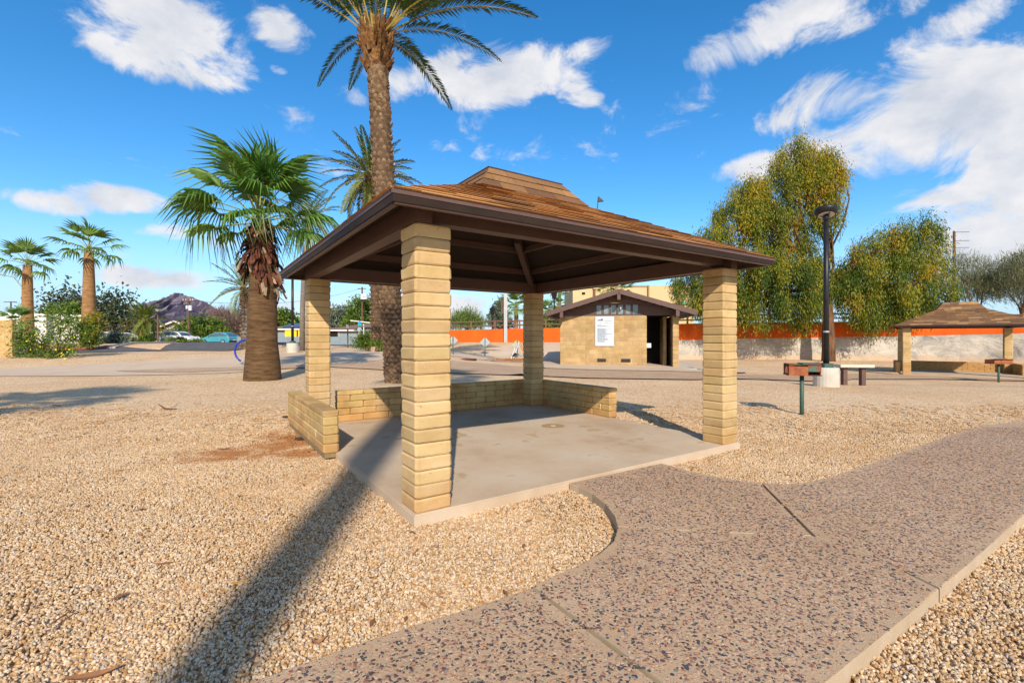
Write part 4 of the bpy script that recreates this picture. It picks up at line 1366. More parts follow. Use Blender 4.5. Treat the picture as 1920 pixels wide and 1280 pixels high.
# shrubs
sh = px_tree('flowering_shrub', 'leafy shrub dotted with yellow flowers beside the block wall end', 'shrub', 105, 23.5, [(60, 640, 30, 24), (95, 655, 34, 28), (135, 620, 36, 28), (110, 595, 24, 16), (138, 640, 14, 18), (50, 665, 24, 14), (108, 672, 22, 12), (150, 605, 12, 14), (40, 620, 12, 24)],
             .05, 'green_leaf', 5000, (.16, .06), .2, 19, 'shrubs', clump=.16, trunk_top=(105, 672), depth_k=.6, bark='bark', per=16)
fl = MB()
for i in range(5):
    a = i * 1.2566
    fl.add([(0, 0, 0), (.05 * math.cos(a - .5), .05 * math.sin(a - .5), .02), (.085 * math.cos(a), .085 * math.sin(a), .03), (.05 * math.cos(a + .5), .05 * math.sin(a + .5), .02)], [(0, 1, 2, 3)])
flm = fl.mesh('flower', 'flower')
for x, y in ((60, 630), (66, 628), (72, 632), (50, 640), (88, 620), (120, 612), (108, 600), (116, 662), (115, 668), (118, 665), (122, 672), (105, 655), (130, 655), (98, 640), (76, 650), (140, 632), (150, 600), (160, 625), (58, 655), (126, 660), (168, 640), (82, 612), (44, 628), (132, 680)):
    put('flower', flm, sh, P(x, y, 22.6 + rn.uniform(-.2, .3)) - sh.location, Euler((R(70) + rn.uniform(-.4, .4), rn.uniform(-.4, .4), rn.uniform(-.5, .5))), rn.uniform(.4, .75))
px_tree('flowering_shrub', 'orange green shrub at the foot of the taller left fan palm', 'shrub', 172, 31.5, [(172, 620, 12, 20), (178, 600, 8, 12), (165, 640, 12, 7)], .04, 'acacia_leaf', 3200, (.18, .07), .2, 20, 'shrubs', clump=.2, trunk_top=(172, 640))
for px, d, rx, h, lf, lab in ((212, 36.5, 24, 14, 'grey_leaf', 'low spiky grey green mound on the planter behind the red kerb'), (274, 43, 12, 8, 'green_leaf', 'small clipped green shrub on the traffic island'),
                              (240, 58, 18, 12, 'dark_leaf', 'dark hedge bush left of the drooping date palm trunk'), (322, 55, 8, 9, 'green_leaf', 'olive bush in front of the white crossover car'),
                              (338, 54, 10, 13, 'dark_leaf', 'rounded dark green bush in front of the white crossover car'), (345, 53, 14, 6, 'green_leaf', 'low green ground bush below the dark rounded bush'),
                              (370, 54, 10, 7, 'green_leaf', 'low green bush beside the front wheel of the teal car')):
    b_ = GD(px, d)
    py = HY + (EYE - b_.z) / d * FPX
    px_tree('bush', lab, 'bush', px, d, [(px - rx * .35, py - h * .45, rx * .6, h * .5), (px + rx * .35, py - h * .45, rx * .6, h * .5), (px, py - h * .62, rx * .5, h * .45)], .03, lf, 1500, (.3, .10), 0, int(px), 'bushes', clump=.12, up=.2)
# agave-like clump at the second date palm
b = GD(707, 29.2)
ag = thing('sword_plant', 'green sword leaved clump at the foot of the second date palm', 'plant', b)
blade = MB().add([(0, -.05, 0), (0, .05, 0), (.7, .07, .1), (.7, -.07, .1), (1.35, 0, 0)], [(0, 1, 2, 3), (3, 2, 4)]).mesh('blade', 'green_leaf')
for i in range(60):
    put('blade', blade, ag, (rn.uniform(-.35, .35), rn.uniform(-.2, .2), .05), Euler((rn.uniform(-.4, .4), -R(rn.uniform(15, 85)), rn.uniform(0, 6.28))), rn.uniform(.45, .85))
for i in range(40):
    a = rn.uniform(0, 6.28)
    put('dead_leaf_base', skp if i % 3 else sk[0], ag, (.62 * math.cos(a), .45 * math.sin(a), .32), Euler((rn.uniform(-.2, .6), 0, a - math.pi / 2)), rn.uniform(.5, .9))
px_tree('bush', 'loose green bush left of the sword leaved clump', 'bush', 686, 30.5, [(688, 640, 12, 9), (680, 643, 9, 6)], .03, 'green_leaf', 1500, (.3, .06), 0, 181, 'bushes', clump=.2, up=.3)


# ------------------------------------------------------------------ restroom building
def restroom():
    p0 = P(1050, 685, 23.0)
    p1 = P(1273, 690, 21.9)
    z0 = (p0.z + p1.z) / 2
    d = Vector((p1.x - p0.x, p1.y - p0.y, 0))
    ln = d.length
    ang = math.atan2(d.y, d.x)
    t = thing('restroom_building', 'low tan block restroom with brown gabled roof and dark doorway behind the shelter', 'restroom', (p0.x, p0.y, z0), ang)
    Hh, D = 2.46, 5.2
    X = lambda px: (px - 1050) / (1273 - 1050) * ln      # along the front
    xd0, xd1, xp = X(1215), X(1252), X(1262)
    th = .2
    MB().box((ln / 2 + .1, D / 2 - .4, -.15), (ln + 1.0, D + 1.6, .34)).build('floor_slab', 'concrete_pale', t)
    # front wall in running bond, one vent block either side of the notice board
    cb = .2032
    rows = 12
    wall = put('wall', MB().box((xd0 / 2, .1, Hh / 2), (xd0 - .03, th - .03, Hh - .02)).mesh('wall', 'mortar_pale'), t)
    vents = [(X(1122), X(1139)), (X(1167), X(1185))]
    for r in range(rows):
        x, first = 0.0, True
        while x < xd0 - .01:
            l = .406 * (.5 if first and r % 2 else 1)
            first = False
            if xd0 - (x + l) < .12:
                l = xd0 - x
            if not (r == 1 and any(a - .02 < x + l / 2 < b + .02 for a, b in vents)):
                put('block', block_mesh(l - .007, th, cb - .008, random.randrange(5), 'block_rest'), wall, (x + l / 2, .1 + random.uniform(-.002, .002), r * cb + .004))
            x += l
    for a, b in vents:
        v = put('vent', None, wall, ((a + b) / 2, .02, cb * 1.5))
        MB().box((0, 0, 0), (b - a, .05, .17)).build('vent_frame', 'brown', v)
        m = MB()
        for k in range(4):
            m.box((0, -.03, -.055 + k * .037), (b - a - .04, .02, .018))
        m.build('louvre', 'brown_dark', v)
    # other walls
    def side(name, a, b, rows_=12):
        low_wall(t, a, b, th, 0, rows_, cb, 0, 'block_rest', .406, name, 'mortar_pale', False)
    side('side_wall', (.1, .22), (.1, D))
    side('side_wall', (ln - .1, .62), (ln - .1, D))
    MB().box((ln / 2, D - .1, Hh / 2), (ln - .45, th, Hh)).build('rear_wall', 'block_rest', t)
    pr = put('post', MB().box(((xp + ln) / 2, .2, Hh / 2), (ln - xp - .04, .36, Hh - .01)).mesh('post', 'mortar_pale'), t)
    for r in range(rows):
        put('block', block_mesh(ln - xp, .40, cb - .008, random.randrange(5), 'block_rest'), pr, ((xp + ln) / 2, .2, r * cb + .004))
    # doorway: jambs, inner screen wall, dark room
    low_wall(t, (xd1 + .02, 1.05), (xd1 + .02, 2.6), .16, 0, rows, cb, 0, 'block_rest', .406, 'jamb_wall', 'mortar_pale', False)
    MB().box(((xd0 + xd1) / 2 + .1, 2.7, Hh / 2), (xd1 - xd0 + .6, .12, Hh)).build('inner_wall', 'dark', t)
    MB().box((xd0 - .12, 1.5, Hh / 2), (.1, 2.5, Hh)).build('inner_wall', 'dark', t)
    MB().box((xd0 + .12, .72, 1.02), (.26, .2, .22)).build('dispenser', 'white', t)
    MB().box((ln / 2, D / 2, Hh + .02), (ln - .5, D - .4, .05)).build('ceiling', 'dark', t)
    # lintel, lap boards and small panes in the gable
    zb = Hh
    rise = 1.04
    over = .62
    cxm = ln / 2 + .02
    slope = rise / (ln / 2 + over)
    zr = lambda x: zb + .08 + rise * (1 - abs(x - cxm) / (ln / 2 + over)) - .0
    MB().box((ln / 2, .1, zb + .03), (ln + .02, .19, .06)).build('lintel', 'brown', t)
    wx0, wx1 = X(1118.5), X(1201)
    nb = 8
    gable = put('gable_boards', None, t)
    for k in range(nb):
        za, zc = zb + .06 + k * .11, zb + .06 + (k + 1) * .11
        half = (ln / 2 + over) * (1 - (zc - zb - .08 + .02) / rise)
        if half < .2:
            break
        a, b = max(.02, cxm - half), min(ln - .02, cxm + half)
        inw = k < 4
        segs = [(a, min(wx0, b)), (max(wx1, a), b)] if inw else [(a, b)]
        for s0, s1 in segs:
            if s1 - s0 > .05:
                put('lap_board', MB().box(((s0 + s1) / 2, .04, (za + zc) / 2), (s1 - s0, .035, .10), Matrix.Rotation(.12, 3, 'X')).mesh('lap_board', 'brown'), gable)
    MB().box((ln / 2, .16, zb + .3), (ln - .1, .08, .5)).build('gable_back', 'brown_dark', t)
    npn = 6
    win = put('window_band', None, t)
    for k in range(npn):
        w = (wx1 - wx0) / npn
        xa = wx0 + k * w
        MB().box((xa + w / 2, .06, zb + .30), (w * .70, .02, .46)).build('pane', 'pane', win)
        MB().box((xa, .03, zb + .27), (w * .2, .07, .42)).build('mullion', 'brown', win)
    MB().box((wx1, .03, zb + .27), (w * .2, .07, .42)).build('mullion', 'brown', win)
    lg = put('wall_lamp', None, t, (cxm + .1, -.06, zb + .36))
    MB().tube([(0, .06, 0), (0, -.02, 0)], .05, 8).build('lamp_base', 'black', lg)
    MB().tube([(0, -.02, 0), (0, -.10, -.02)], [.05, .04], 8).build('lamp_glass', 'lens', lg)
    # roof planes, fascia, beam ends
    roof = put('roof', None, t)
    y0, y1 = -.75, D + .6
    for sgn in (-1, 1):
        xe = cxm + sgn * (ln / 2 + over)
        ze, zp = zb + .08, zb + .08 + rise
        m = MB()
        m.add([(xe, y0, ze), (cxm, y0, zp), (cxm, y1, zp), (xe, y1, ze), (xe, y0, ze + .07), (cxm, y0, zp + .07), (cxm, y1, zp + .07), (xe, y1, ze + .07)],
              [(0, 1, 2, 3), (4, 7, 6, 5), (0, 4, 5, 1), (1, 5, 6, 2), (2, 6, 7, 3), (3, 7, 4, 0)])
        m.build('roof_plane', 'brown_dark', roof)
        MB().bar((xe, y0 - .03, ze - .02), (cxm + sgn * .001, y0 - .03, zp - .02), .05, .22).build('fascia', 'brown', roof)
        MB().bar((xe + sgn * .03, y0 - .02, ze - .02), (xe + sgn * .03, y1, ze - .02), .05, .2).build('fascia', 'brown', roof)
    for x in (.14, cxm, ln - .16):
        zt_ = zr(x) - .10
        MB().box((x, y0 / 2 + .05, zt_ - .16), (.15, -y0 + .16, .30)).build('beam', 'brown', roof)
    # roofing courses seen edge-on
    return t, ang, X, ln, Vector((p0.x, p0.y, z0))


rest, rang, RX, rln, rp0 = restroom()


def rest_pt(x, y, z):
    return rp0 + Matrix.Rotation(rang, 3, 'Z') @ Vector((x, y, z))


nbx0, nbx1 = RX(1119), RX(1153)
nz0, nz1 = EYE + (HY - 648) / FPX * 22.6 - rp0.z, EYE + (HY - 594) / FPX * 22.6 - rp0.z
nb = thing('notice_board', 'white printed notice board on the front wall of the restroom', 'notice board', rest_pt((nbx0 + nbx1) / 2, -.035, (nz0 + nz1) / 2), rang)
bw, bh = nbx1 - nbx0, nz1 - nz0
MB().box((0, 0, 0), (bw, .03, bh)).build('panel', 'white', nb)
MB().box((0, .012, 0), (bw + .06, .02, bh + .06)).build('frame', 'steel', nb)
pr_ = MB()
def strip(x0, x1, y, h, mi):
    pr_.add([(-bw / 2 + bw * x0, -.0175, bh / 2 - bh * y - bh * h), (-bw / 2 + bw * x1, -.0175, bh / 2 - bh * y - bh * h), (-bw / 2 + bw * x1, -.0175, bh / 2 - bh * y), (-bw / 2 + bw * x0, -.0175, bh / 2 - bh * y)], [(0, 1, 2, 3)], mi)
strip(.08, .46, .115, .026, 0); strip(.14, .42, .09, .022, 0); strip(.31, .39, .055, .035, 1); strip(.50, .93, .125, .017, 1)
strip(.15, .38, .212, .014, 1); strip(.46, .85, .214, .014, 1); strip(.05, .34, .275, .010, 1); strip(.06, .52, .39, .011, 1)
rl = random.Random(4)
for k in range(32):
    yy_ = .30 + k * .0185
    if abs(yy_ - .385) < .012 or .355 < yy_ < .372:
        continue
    a = .10 if k % 5 else .06
    x = a
    end = rl.uniform(.5, .92)
    while x < end:
        w_ = rl.uniform(.05, .16)
        strip(x, min(x + w_, end), yy_, .0115, 0)
        x += w_ + .014
pr_.build('printed_text', ['print', 'print_dark'], nb)


# ------------------------------------------------------------------ orange wall, mottled rock wall, rails
def ribbon(name, label, cat, pts, z0s, z1s, th, material, group=None, rails=None, seg=.0):
    """a wall that follows a line on the ground, with real thickness"""
    m = MB()
    n = len(pts)
    nor = []
    for i in range(n):
        a, b = pts[max(0, i - 1)], pts[min(n - 1, i + 1)]
        d = Vector((b[0] - a[0], b[1] - a[1], 0)).normalized()
        nor.append(Vector((-d.y, d.x, 0)))
    vs = []
    for i in range(n):
        p = Vector((pts[i][0], pts[i][1], 0))
        for q, z in ((p, z0s[i]), (p + nor[i] * th, z0s[i]), (p + nor[i] * th, z1s[i]), (p, z1s[i])):
            vs.append((q.x, q.y, z))
    fs = []
    for i in range(n - 1):
        for k in range(4):
            fs.append((i * 4 + k, i * 4 + (k + 1) % 4, i * 4 + 4 + (k + 1) % 4, i * 4 + 4 + k))
    fs += [(3, 2, 1, 0), (n * 4 - 4, n * 4 - 3, n * 4 - 2, n * 4 - 1)]
    m.add(vs, fs)
    bm = bmesh.new()
    me = m.mesh(name, material)
    bm.from_mesh(me)
    bmesh.ops.recalc_face_normals(bm, faces=bm.faces[:])
    bm.to_mesh(me)
    bm.free()
    o = put(name, me)
    tag(o, label, cat, group)
    return o


def line(keys, n):
    """keys: (px, depth, ...) interpolated smoothly"""
    outp = []
    for i in range(n):
        f = i / (n - 1) * (len(keys) - 1)
        k = min(len(keys) - 2, int(f))
        g = f - k
        outp.append([keys[k][j] * (1 - g) + keys[k + 1][j] * g for j in range(len(keys[0]))])
    return outp


# px, depth, y of orange top, y of orange bottom
KL = [(780, 38.5, 620.5, 643.5), (850, 38, 618.8, 643), (950, 37, 616.5, 642), (1060, 36.2, 614, 639.5), (1180, 36, 610, 637.5)]
KR = [(1180, 36, 610, 637.5), (1290, 37, 606.5, 637), (1400, 37.5, 604.8, 634.5), (1500, 37, 603.5, 633), (1600, 36, 603, 631.5), (1700, 34.6, 604, 629.5), (1800, 33, 606, 627.5), (1900, 31.2, 608, 625), (2050, 28.5, 604, 619), (2300, 25, 596, 612)]
for keys, nm, lab, mt in ((KL, 'orange_wall', 'bright orange wall on the gravel bank left of the restroom', 'orange'), (KR, 'orange_wall', 'deeper orange wall band above the mottled rock wall at right', 'orange')):
    ln_ = line(keys, 28)
    pts = [((px - HX) / FPX * d, d) for px, d, a, b in ln_]
    zt_ = [EYE + (HY - a) / FPX * d for px, d, a, b in ln_]
    zb_ = [EYE + (HY - b) / FPX * d for px, d, a, b in ln_]
    ow = ribbon(nm, lab, 'wall', pts, [z - (.8 if keys is KL else 0) for z in zb_], zt_, .25, mt, 'orange walls')
    # rusty pipe rail along its top
    rl_ = thing('pipe_rail', 'rusty two bar rail on top of the ' + ('bright orange wall left of the restroom' if keys is KL else 'deeper orange wall at right'), 'rail', (pts[0][0], pts[0][1], zt_[0]), 0, 'pipe rails')
    o0 = Vector((pts[0][0], pts[0][1], zt_[0]))
    for h in (.28, .62):
        MB().tube([Vector((x, y + .12, z + h)) - o0 for (x, y), z in zip(pts, zt_)], .055, 6).build('bar', 'rail', rl_)
    for i in range(0, len(pts), 3):
        x, y = pts[i]
        MB().box(Vector((x, y + .12, zt_[i] + .34)) - o0, (.12, .12, .72)).build('post', 'rail', rl_)
    if keys is KR:
        ribbon('rock_wall', 'mottled grey rock wall below the orange band at right', 'wall', [(x, y + .0 + .02) for x, y in pts], [-1.0] * len(pts), [z + .0 for z in zb_], .5, 'rock_wall')


# ------------------------------------------------------------------ lamps
def lathe(mb, prof, n=20, mi=0, c=(0, 0)):
    vs = [(c[0] + r * math.cos(2 * math.pi * k / n), c[1] + r * math.sin(2 * math.pi * k / n), z) for r, z in prof for k in range(n)]
    fs = [(i * n + k, i * n + (k + 1) % n, (i + 1) * n + (k + 1) % n, (i + 1) * n + k) for i in range(len(prof) - 1) for k in range(n)]
    return mb.add(vs, fs, mi)


def lamp_post(label, base, h, drum_r, drum_h, r, tilt):
    t = thing('lamp_post', label, 'lamp post', base, 0, 'park lamp posts')
    m = MB()
    lathe(m, [(drum_r * .99, -.2), (drum_r, drum_h * .5), (drum_r * .98, drum_h - .02), (drum_r * .95, drum_h), (0, drum_h)], 24)
    m.build('concrete_base', 'concrete_pale', t, False)
    MB().box((0, 0, drum_h + .06), (.26, .26, .12)).build('base_plate', 'green_post', t)
    MB().tube([(0, 0, drum_h + .1), (0, 0, h * .55), (0, 0, h - .42)], [r * 1.1, r, r * .92], 14).build('pole', 'black', t, True)
    MB().tube([(0, 0, h * .30), (0, 0, h * .30 + .05)], r * 1.12, 14).build('band', 'steel', t)
    MB().tube([(0, 0, h - .42), (0, 0, h - .30), (0, 0, h - .22)], [r * .8, r * 1.25, r * .7], 12).build('neck', 'black', t, True)
    hd = put('lamp_head', None, t, (0, 0, h - .16), Euler(tilt))
    m = MB()
    lathe(m, [(.20, -.09), (.235, -.085), (.31, .02), (.305, .08), (.27, .10), (.0, .115)], 28)
    m.build('hood', 'brown_dark' if False else 'black', hd, True)
    m = MB()
    lathe(m, [(.0, -.055), (.12, -.085), (.205, -.092)], 28)
    m.build('lens', 'lens', hd)
    for k in range(3):
        a = k * 2.094 + .5
        MB().tube([(.04 * math.cos(a), .04 * math.sin(a), -.16), (.2 * math.cos(a), .2 * math.sin(a), -.07)], .012, 6).build('bracket', 'black', hd)
    return t


b = G(1549, 724)
lamp_post('black park lamp on a round concrete base at right beside the stone bench', b, EYE + (HY - 388) / FPX * b.y - b.z, .33, .55, .072, (R(-15), R(6), 0))
b = GD(548.5, 27.5)
lamp_post('black park lamp on a pale concrete drum just left of the left rear shelter column', b, 5.1, .335, .56, .072, (0, 0, 0))


# ------------------------------------------------------------------ grills
def grill(label, base, h, w, dp, bh, rz, open_left, colour):
    t = thing('barbecue_grill', label, 'grill', base, rz, 'park grills')
    MB().tube([(0, 0, -.15), (0, 0, h - bh)], .036, 12).build('post', 'green_post', t, True)
    z0 = h - bh
    MB().box((0, 0, z0 + .008), (w + .02, dp, .016)).build('tray', 'rust_dark', t)
    MB().box((0, dp / 2 - .005, z0 + bh * .5), (w, .012, bh)).build('rear_panel', 'rust', t)
    if open_left:
        MB().box((-w * .20, -dp / 2 + .005, z0 + bh * .40), (w * .60, .012, bh * .80)).build('front_panel', 'rust', t)
        MB().box((w * .30, -dp / 2 + .003, z0 + bh * .62), (w * .40, .014, bh * .52)).build('front_panel', colour, t)
    else:
        MB().box((0, -dp / 2 + .005, z0 + bh * .40), (w, .012, bh * .80)).build('front_panel', colour, t)
    MB().box((w / 2 - .006, 0, z0 + bh * .45), (.012, dp - .02, bh * .9)).build('end_panel', 'rust', t)
    if not open_left:
        MB().box((-w / 2 + .006, 0, z0 + bh * .45), (.012, dp - .02, bh * .9)).build('end_panel', 'rust', t)
    else:
        m = MB()
        prof = [(-dp / 2, 0), (-dp / 2, bh)] + [(-dp * .36 * math.cos(a), bh * (.16 + .62 * math.sin(a))) for a in [math.pi * k / 8 for k in range(9)]] + [(dp / 2, bh), (dp / 2, 0)]
        # arched end plate: an outer rectangle with an arched opening
        o_ = [(-dp / 2, 0), (-dp / 2, bh), (dp / 2, bh), (dp / 2, 0)]
        for x in (-w / 2, -w / 2 + .014):
            pass
        arch = [(-dp * .36 * math.cos(math.pi * k / 8), bh * (.10 + .70 * math.sin(math.pi * k / 8))) for k in range(9)]
        outer = [(-dp / 2, bh * k / 3) for k in range(3)] + [(-dp / 2 + dp * k / 4, bh) for k in range(4)] + [(dp / 2, bh * (3 - k) / 3) for k in range(2)]
        outer = [(-dp / 2, 0), (-dp / 2, bh * .6), (-dp / 2, bh), (-dp / 4, bh), (0, bh), (dp / 4, bh), (dp / 2, bh), (dp / 2, bh * .6), (dp / 2, 0)]
        vs = []
        for x in (-w / 2, -w / 2 + .014):
            vs += [(x, y, z0 + z) for y, z in outer] + [(x, y, z0 + z) for y, z in arch]
        fs = []
        for k in range(8):
            fs += [(k, k + 1, 10 + k, 9 + k), (18 + 9 + k, 18 + 10 + k, 18 + k + 1, 18 + k), (9 + k, 10 + k, 28 + k, 27 + k), (k + 18, k + 19, k + 1, k)]
        m.add(vs, fs)
        m.build('arched_end', 'rust_dark', t)
    g = put('grate', None, t, (w * .12, 0, z0 + bh * .93))
    mm = MB()
    for k in range(9):
        mm.tube([(-w * .40 + 0, -dp / 2 + dp * (k + .5) / 9, 0), (w * .40, -dp / 2 + dp * (k + .5) / 9, 0)], .006, 4)
    mm.build('grate_bars', 'rust_dark' if colour == 'rust' else 'green_paint', g)
    MB().box((w * .22, 0, z0 + bh + .006), (w * .55, dp * .96, .012)).build('hot_plate', 'green_paint' if colour != 'rust' else 'rust', t)
    for s in (-1, 1):
        MB().tube([(w * .36, s * dp * .3, z0 + bh), (w * .60, s * dp * .3, z0 + bh + .02), (w * .62, s * dp * .3, z0 + bh * .7)], .009, 6).build('handle', 'rust_dark', t)
    return t


b = G(1503.5, 777)
gh = EYE + (HY - 681.5) / FPX * b.y
grill('rusty green park grill on a single post left of the lamp base', b, gh, .50, .36, .205, R(-17), True, 'green_paint')
b = G(1872.5, 716.5)
gh2 = EYE + (HY - 673.5) / FPX * b.y - b.z
grill('rust red park grill on a green post in front of the distant shelter', b, gh2, .66, .40, .17, R(-4), False, 'rust')

# ------------------------------------------------------------------ bench
b = GD(1601, 14.8)
bn = thing('bench', 'small pale concrete slab bench on two brown posts beside the lamp', 'bench', b, R(-6))
sz = EYE + (HY - 683) / FPX * 14.8 - b.z
bm = bmesh.new()
bmesh.ops.create_cube(bm, size=1, matrix=Matrix.Translation((0, 0, sz - .045)) @ Matrix.Diagonal((1.0, .40, .09, 1)))
bmesh.ops.bevel(bm, geom=bm.edges[:], offset=.012, segments=2, affect='EDGES')
me = bpy.data.meshes.new('seat')
bm.to_mesh(me)
bm.free()
me.materials.append(M['bench_top'])
put('seat', me, bn)
for x in (-.29, .25):
    MB().box((x, 0, sz / 2 - .08), (.12, .16, sz - .04)).build('leg', 'bench_leg', bn)
    MB().box((x, 0, sz - .10), (.22, .30, .025)).build('bracket', 'bench_leg', bn)

# ------------------------------------------------------------------ bike rack
b = G(462, 684)
bk = thing('bike_rack', 'blue hoop bike rack beside the big fan palm trunk', 'bike rack', b)
s = b.y / FPX
rr_ = 21.5 * s
m = MB()
cz = 26 * s
m.tube([(rr_ * math.cos(a), 0, cz + rr_ * math.sin(a)) for a in [2 * math.pi * k / 28 - 1.2 for k in range(25)]], .042, 8)
m.build('hoop', 'blue_paint', bk, True)
m = MB()
m.tube([(14 * s + 9 * s * math.cos(a), 0, 52 * s + 9 * s * math.sin(a)) for a in [2 * math.pi * k / 16 for k in range(17)]], .04, 8)
m.build('small_hoop', 'blue_paint', bk, True)
MB().tube([(0, 0, -.05), (0, 0, cz - rr_ + .02)], .05, 8).build('foot', 'blue_paint', bk)
MB().box((0, 0, .02), (.3, .2, .03)).build('foot_plate', 'blue_paint', bk)


# ------------------------------------------------------------------ diamond signs, pole, folded barricade, covers
def diamond(label, px, base_py, top_py, half, material, rz):
    b = G(px, base_py)
    s = b.y / FPX
    t = thing('diamond_sign', label, 'sign', b, rz, 'diamond sign backs')
    H = (base_py - top_py) * s
    MB().box((0, -.03, H / 2 - .1), (.055, .05, H + .2)).build('post', 'green_post', t)
    k = half * s
    m = MB()
    zc = H - k
    vs = [(0, 0, zc - k), (k, 0, zc), (0, 0, zc + k), (-k, 0, zc)]
    vs += [(x, .012, z) for x, y, z in vs]
    m.add(vs, [(0, 1, 2, 3), (7, 6, 5, 4), (0, 4, 5, 1), (1, 5, 6, 2), (2, 6, 7, 3), (3, 7, 4, 0)])
    m.build('panel', material, t)
    for z in (zc - k * .4, zc + k * .4):
        MB().tube([(0, -.06, z), (0, -.05, z)], .02, 6).build('bolt', 'steel', t)


diamond('grey back of a diamond sign half hidden by the near column', 849.5, 664.5, 629, 9, 'sign_back', 0)
diamond('grey back of the middle diamond sign in front of the orange wall', 909.5, 668, 632, 9.5, 'sign_back', 0)
diamond('greenish diamond sign back beside the leaning barricade', 969.5, 671, 636.5, 9.5, 'sign_green', R(12))
b = G(963, 673)
s = b.y / FPX
br = thing('folded_barricade', 'folded barricade frame leaning beside the greenish diamond sign', 'barricade', b)
for x0 in (-5, -1):
    MB().tube([(x0 * s, -.2, 0), ((x0 + 11) * s, .1, 30 * s)], .03, 6).build('leg', 'steel', br)
for x0 in (10, 13):
    MB().tube([(x0 * s, .1, 30 * s), ((x0 + 8) * s, .3, 14 * s)], .025, 6).build('leg', 'cobalt', br)
MB().box((7 * s, 0, 25 * s), (7 * s, .05, 7 * s), Matrix.Rotation(.5, 3, 'Y')).build('panel', 'steel', br)
MB().box((1.5 * s, -.16, 8 * s), (9 * s, .06, 4 * s), Matrix.Rotation(-.7, 3, 'Y')).build('panel', 'black', br)
b = G(958, 677)
tw = thing('twig_mat', 'pile of orange brown dry twigs under the barricade', 'twig pile', b)
m = MB()
for k in range(420):
    x, y = rn.gauss(0, .62), rn.gauss(0, .42)
    a = rn.uniform(0, 3.14)
    l = rn.uniform(.12, .35)
    m.bar((x, y, .02 + rn.random() * .10), (x + l * math.cos(a), y + l * math.sin(a), .03 + rn.random() * .14), .014, .014)
put('twigs', m.mesh('twigs', 'twig'), tw, kind='stuff')
for px, py, r, mt, lab in ((877, 674, .48, 'rust', 'rusty round utility cover in the gravel left of the middle diamond sign'), (914, 675.2, .42, 'steel', 'grey round utility cover below the middle diamond sign')):
    b = G(px, py)
    t = thing('utility_cover', lab, 'utility cover', b, 0, 'utility covers')
    m = MB()
    lathe(m, [(r, -.05), (r, .04), (r * .9, .05)], 20)
    m.build('ring', 'rust_dark' if mt == 'rust' else 'steel', t)
    m = MB()
    lathe(m, [(r * .9, .042), (.0, .05)], 20)
    m.build('lid', mt, t)
b = GD(948, 36.4)
t = thing('sign_pole', 'tall pale square pole with a brown side panel standing at the orange wall', 'pole', b)
MB().box((0, 0, 3.4), (.26, .2, 7.2)).build('pole', 'steel', t)
MB().box((-.26, .05, 2.45 + EYE - b.z - .0), (.20, .08, 1.05)).build('side_panel', 'wood_pole', t)


def lantern(label, px, base_py, top_py, d, arm=False):
    b = GD(px, d)
    z1 = EYE + (HY - top_py) / FPX * d - b.z
    t = thing('street_lantern', label, 'street lamp', b, 0, 'lanterns')
    MB().tube([(0, 0, -.1), (0, 0, z1 - .9)], .08, 8).build('pole', 'black', t)
    m = MB()
    lathe(m, [(.10, z1 - .95), (.22, z1 - .85), (.30, z1 - .38), (.36, z1 - .36), (.12, z1 - .12), (.03, z1)], 8)
    m.build('lantern', 'black', t)


lantern('black post lantern beyond the orange wall', 923.5, 640, 573, 48)
lantern('second slim dark post just right of the rear shelter column', 1039.2, 640, 543, 48)


def arm_light(label, px, top_py, d, side, ln_):
    b = GD(px, d)
    z1 = EYE + (HY - top_py) / FPX * d - b.z
    t = thing('street_light', label, 'street light', b, 0, 'street lights')
    MB().tube([(0, 0, -.1), (0, 0, z1 - 1.2)], [.12, .08], 8).build('pole', 'steel' if side > 0 else 'wood_pole', t)
    MB().tube([(0, 0, z1 - 1.3), (side * ln_ * .35, 0, z1 - .3), (side * ln_, 0, z1)], .045, 6).build('arm', 'steel', t)
    MB().box((side * (ln_ + .25), 0, z1 - .03), (.6, .2, .12)).build('lamp_head', 'steel', t)
    return z1


arm_light('thin street light with a curved arm seen between shelter columns', 901, 585, 110, 1, 1.1)
arm_light('street light on a brown pole with long arm at the left picture edge', 44, 513, 40, -1, 2.4)


# ------------------------------------------------------------------ utility poles and wires
def utility_pole(label, px, top_py, d, arm_px, trans, r=.16, zdrop=.3, arms=1):
    b = GD(px, d)
    H = EYE + (HY - top_py) / FPX * d - b.z
    t = thing('utility_pole', label, 'utility pole', b, 0, 'utility poles')
    MB().tube([(0, 0, -.2), (0, 0, H)], [r * 1.15, r * .85], 8).build('pole', 'wood_pole', t)
    s = d / FPX
    for k in range(arms):
        z = H - zdrop - k * 1.0
        MB().box((0, -r, z), (arm_px * s, .12, .14)).build('crossarm', 'wood_pole', t)
        for x in (-.45, -.2, .2, .45):
            MB().tube([(x * arm_px * s, -r, z + .06), (x * arm_px * s, -r, z + .28)], [.05, .035], 6).build('insulator', 'transformer', t)
    for x, py, w, h in trans:
        m = MB()
        zc = EYE + (HY - py) / FPX * d - b.z
        lathe(m, [(0, zc - h / 2), (w / 2, zc - h / 2), (w / 2, zc + h / 2 - .06), (w * .4, zc + h / 2), (0, zc + h / 2)], 12, c=(x, -r))
        m.build('transformer', 'transformer', t)
    return Vector((b.x, b.y, b.z + H))


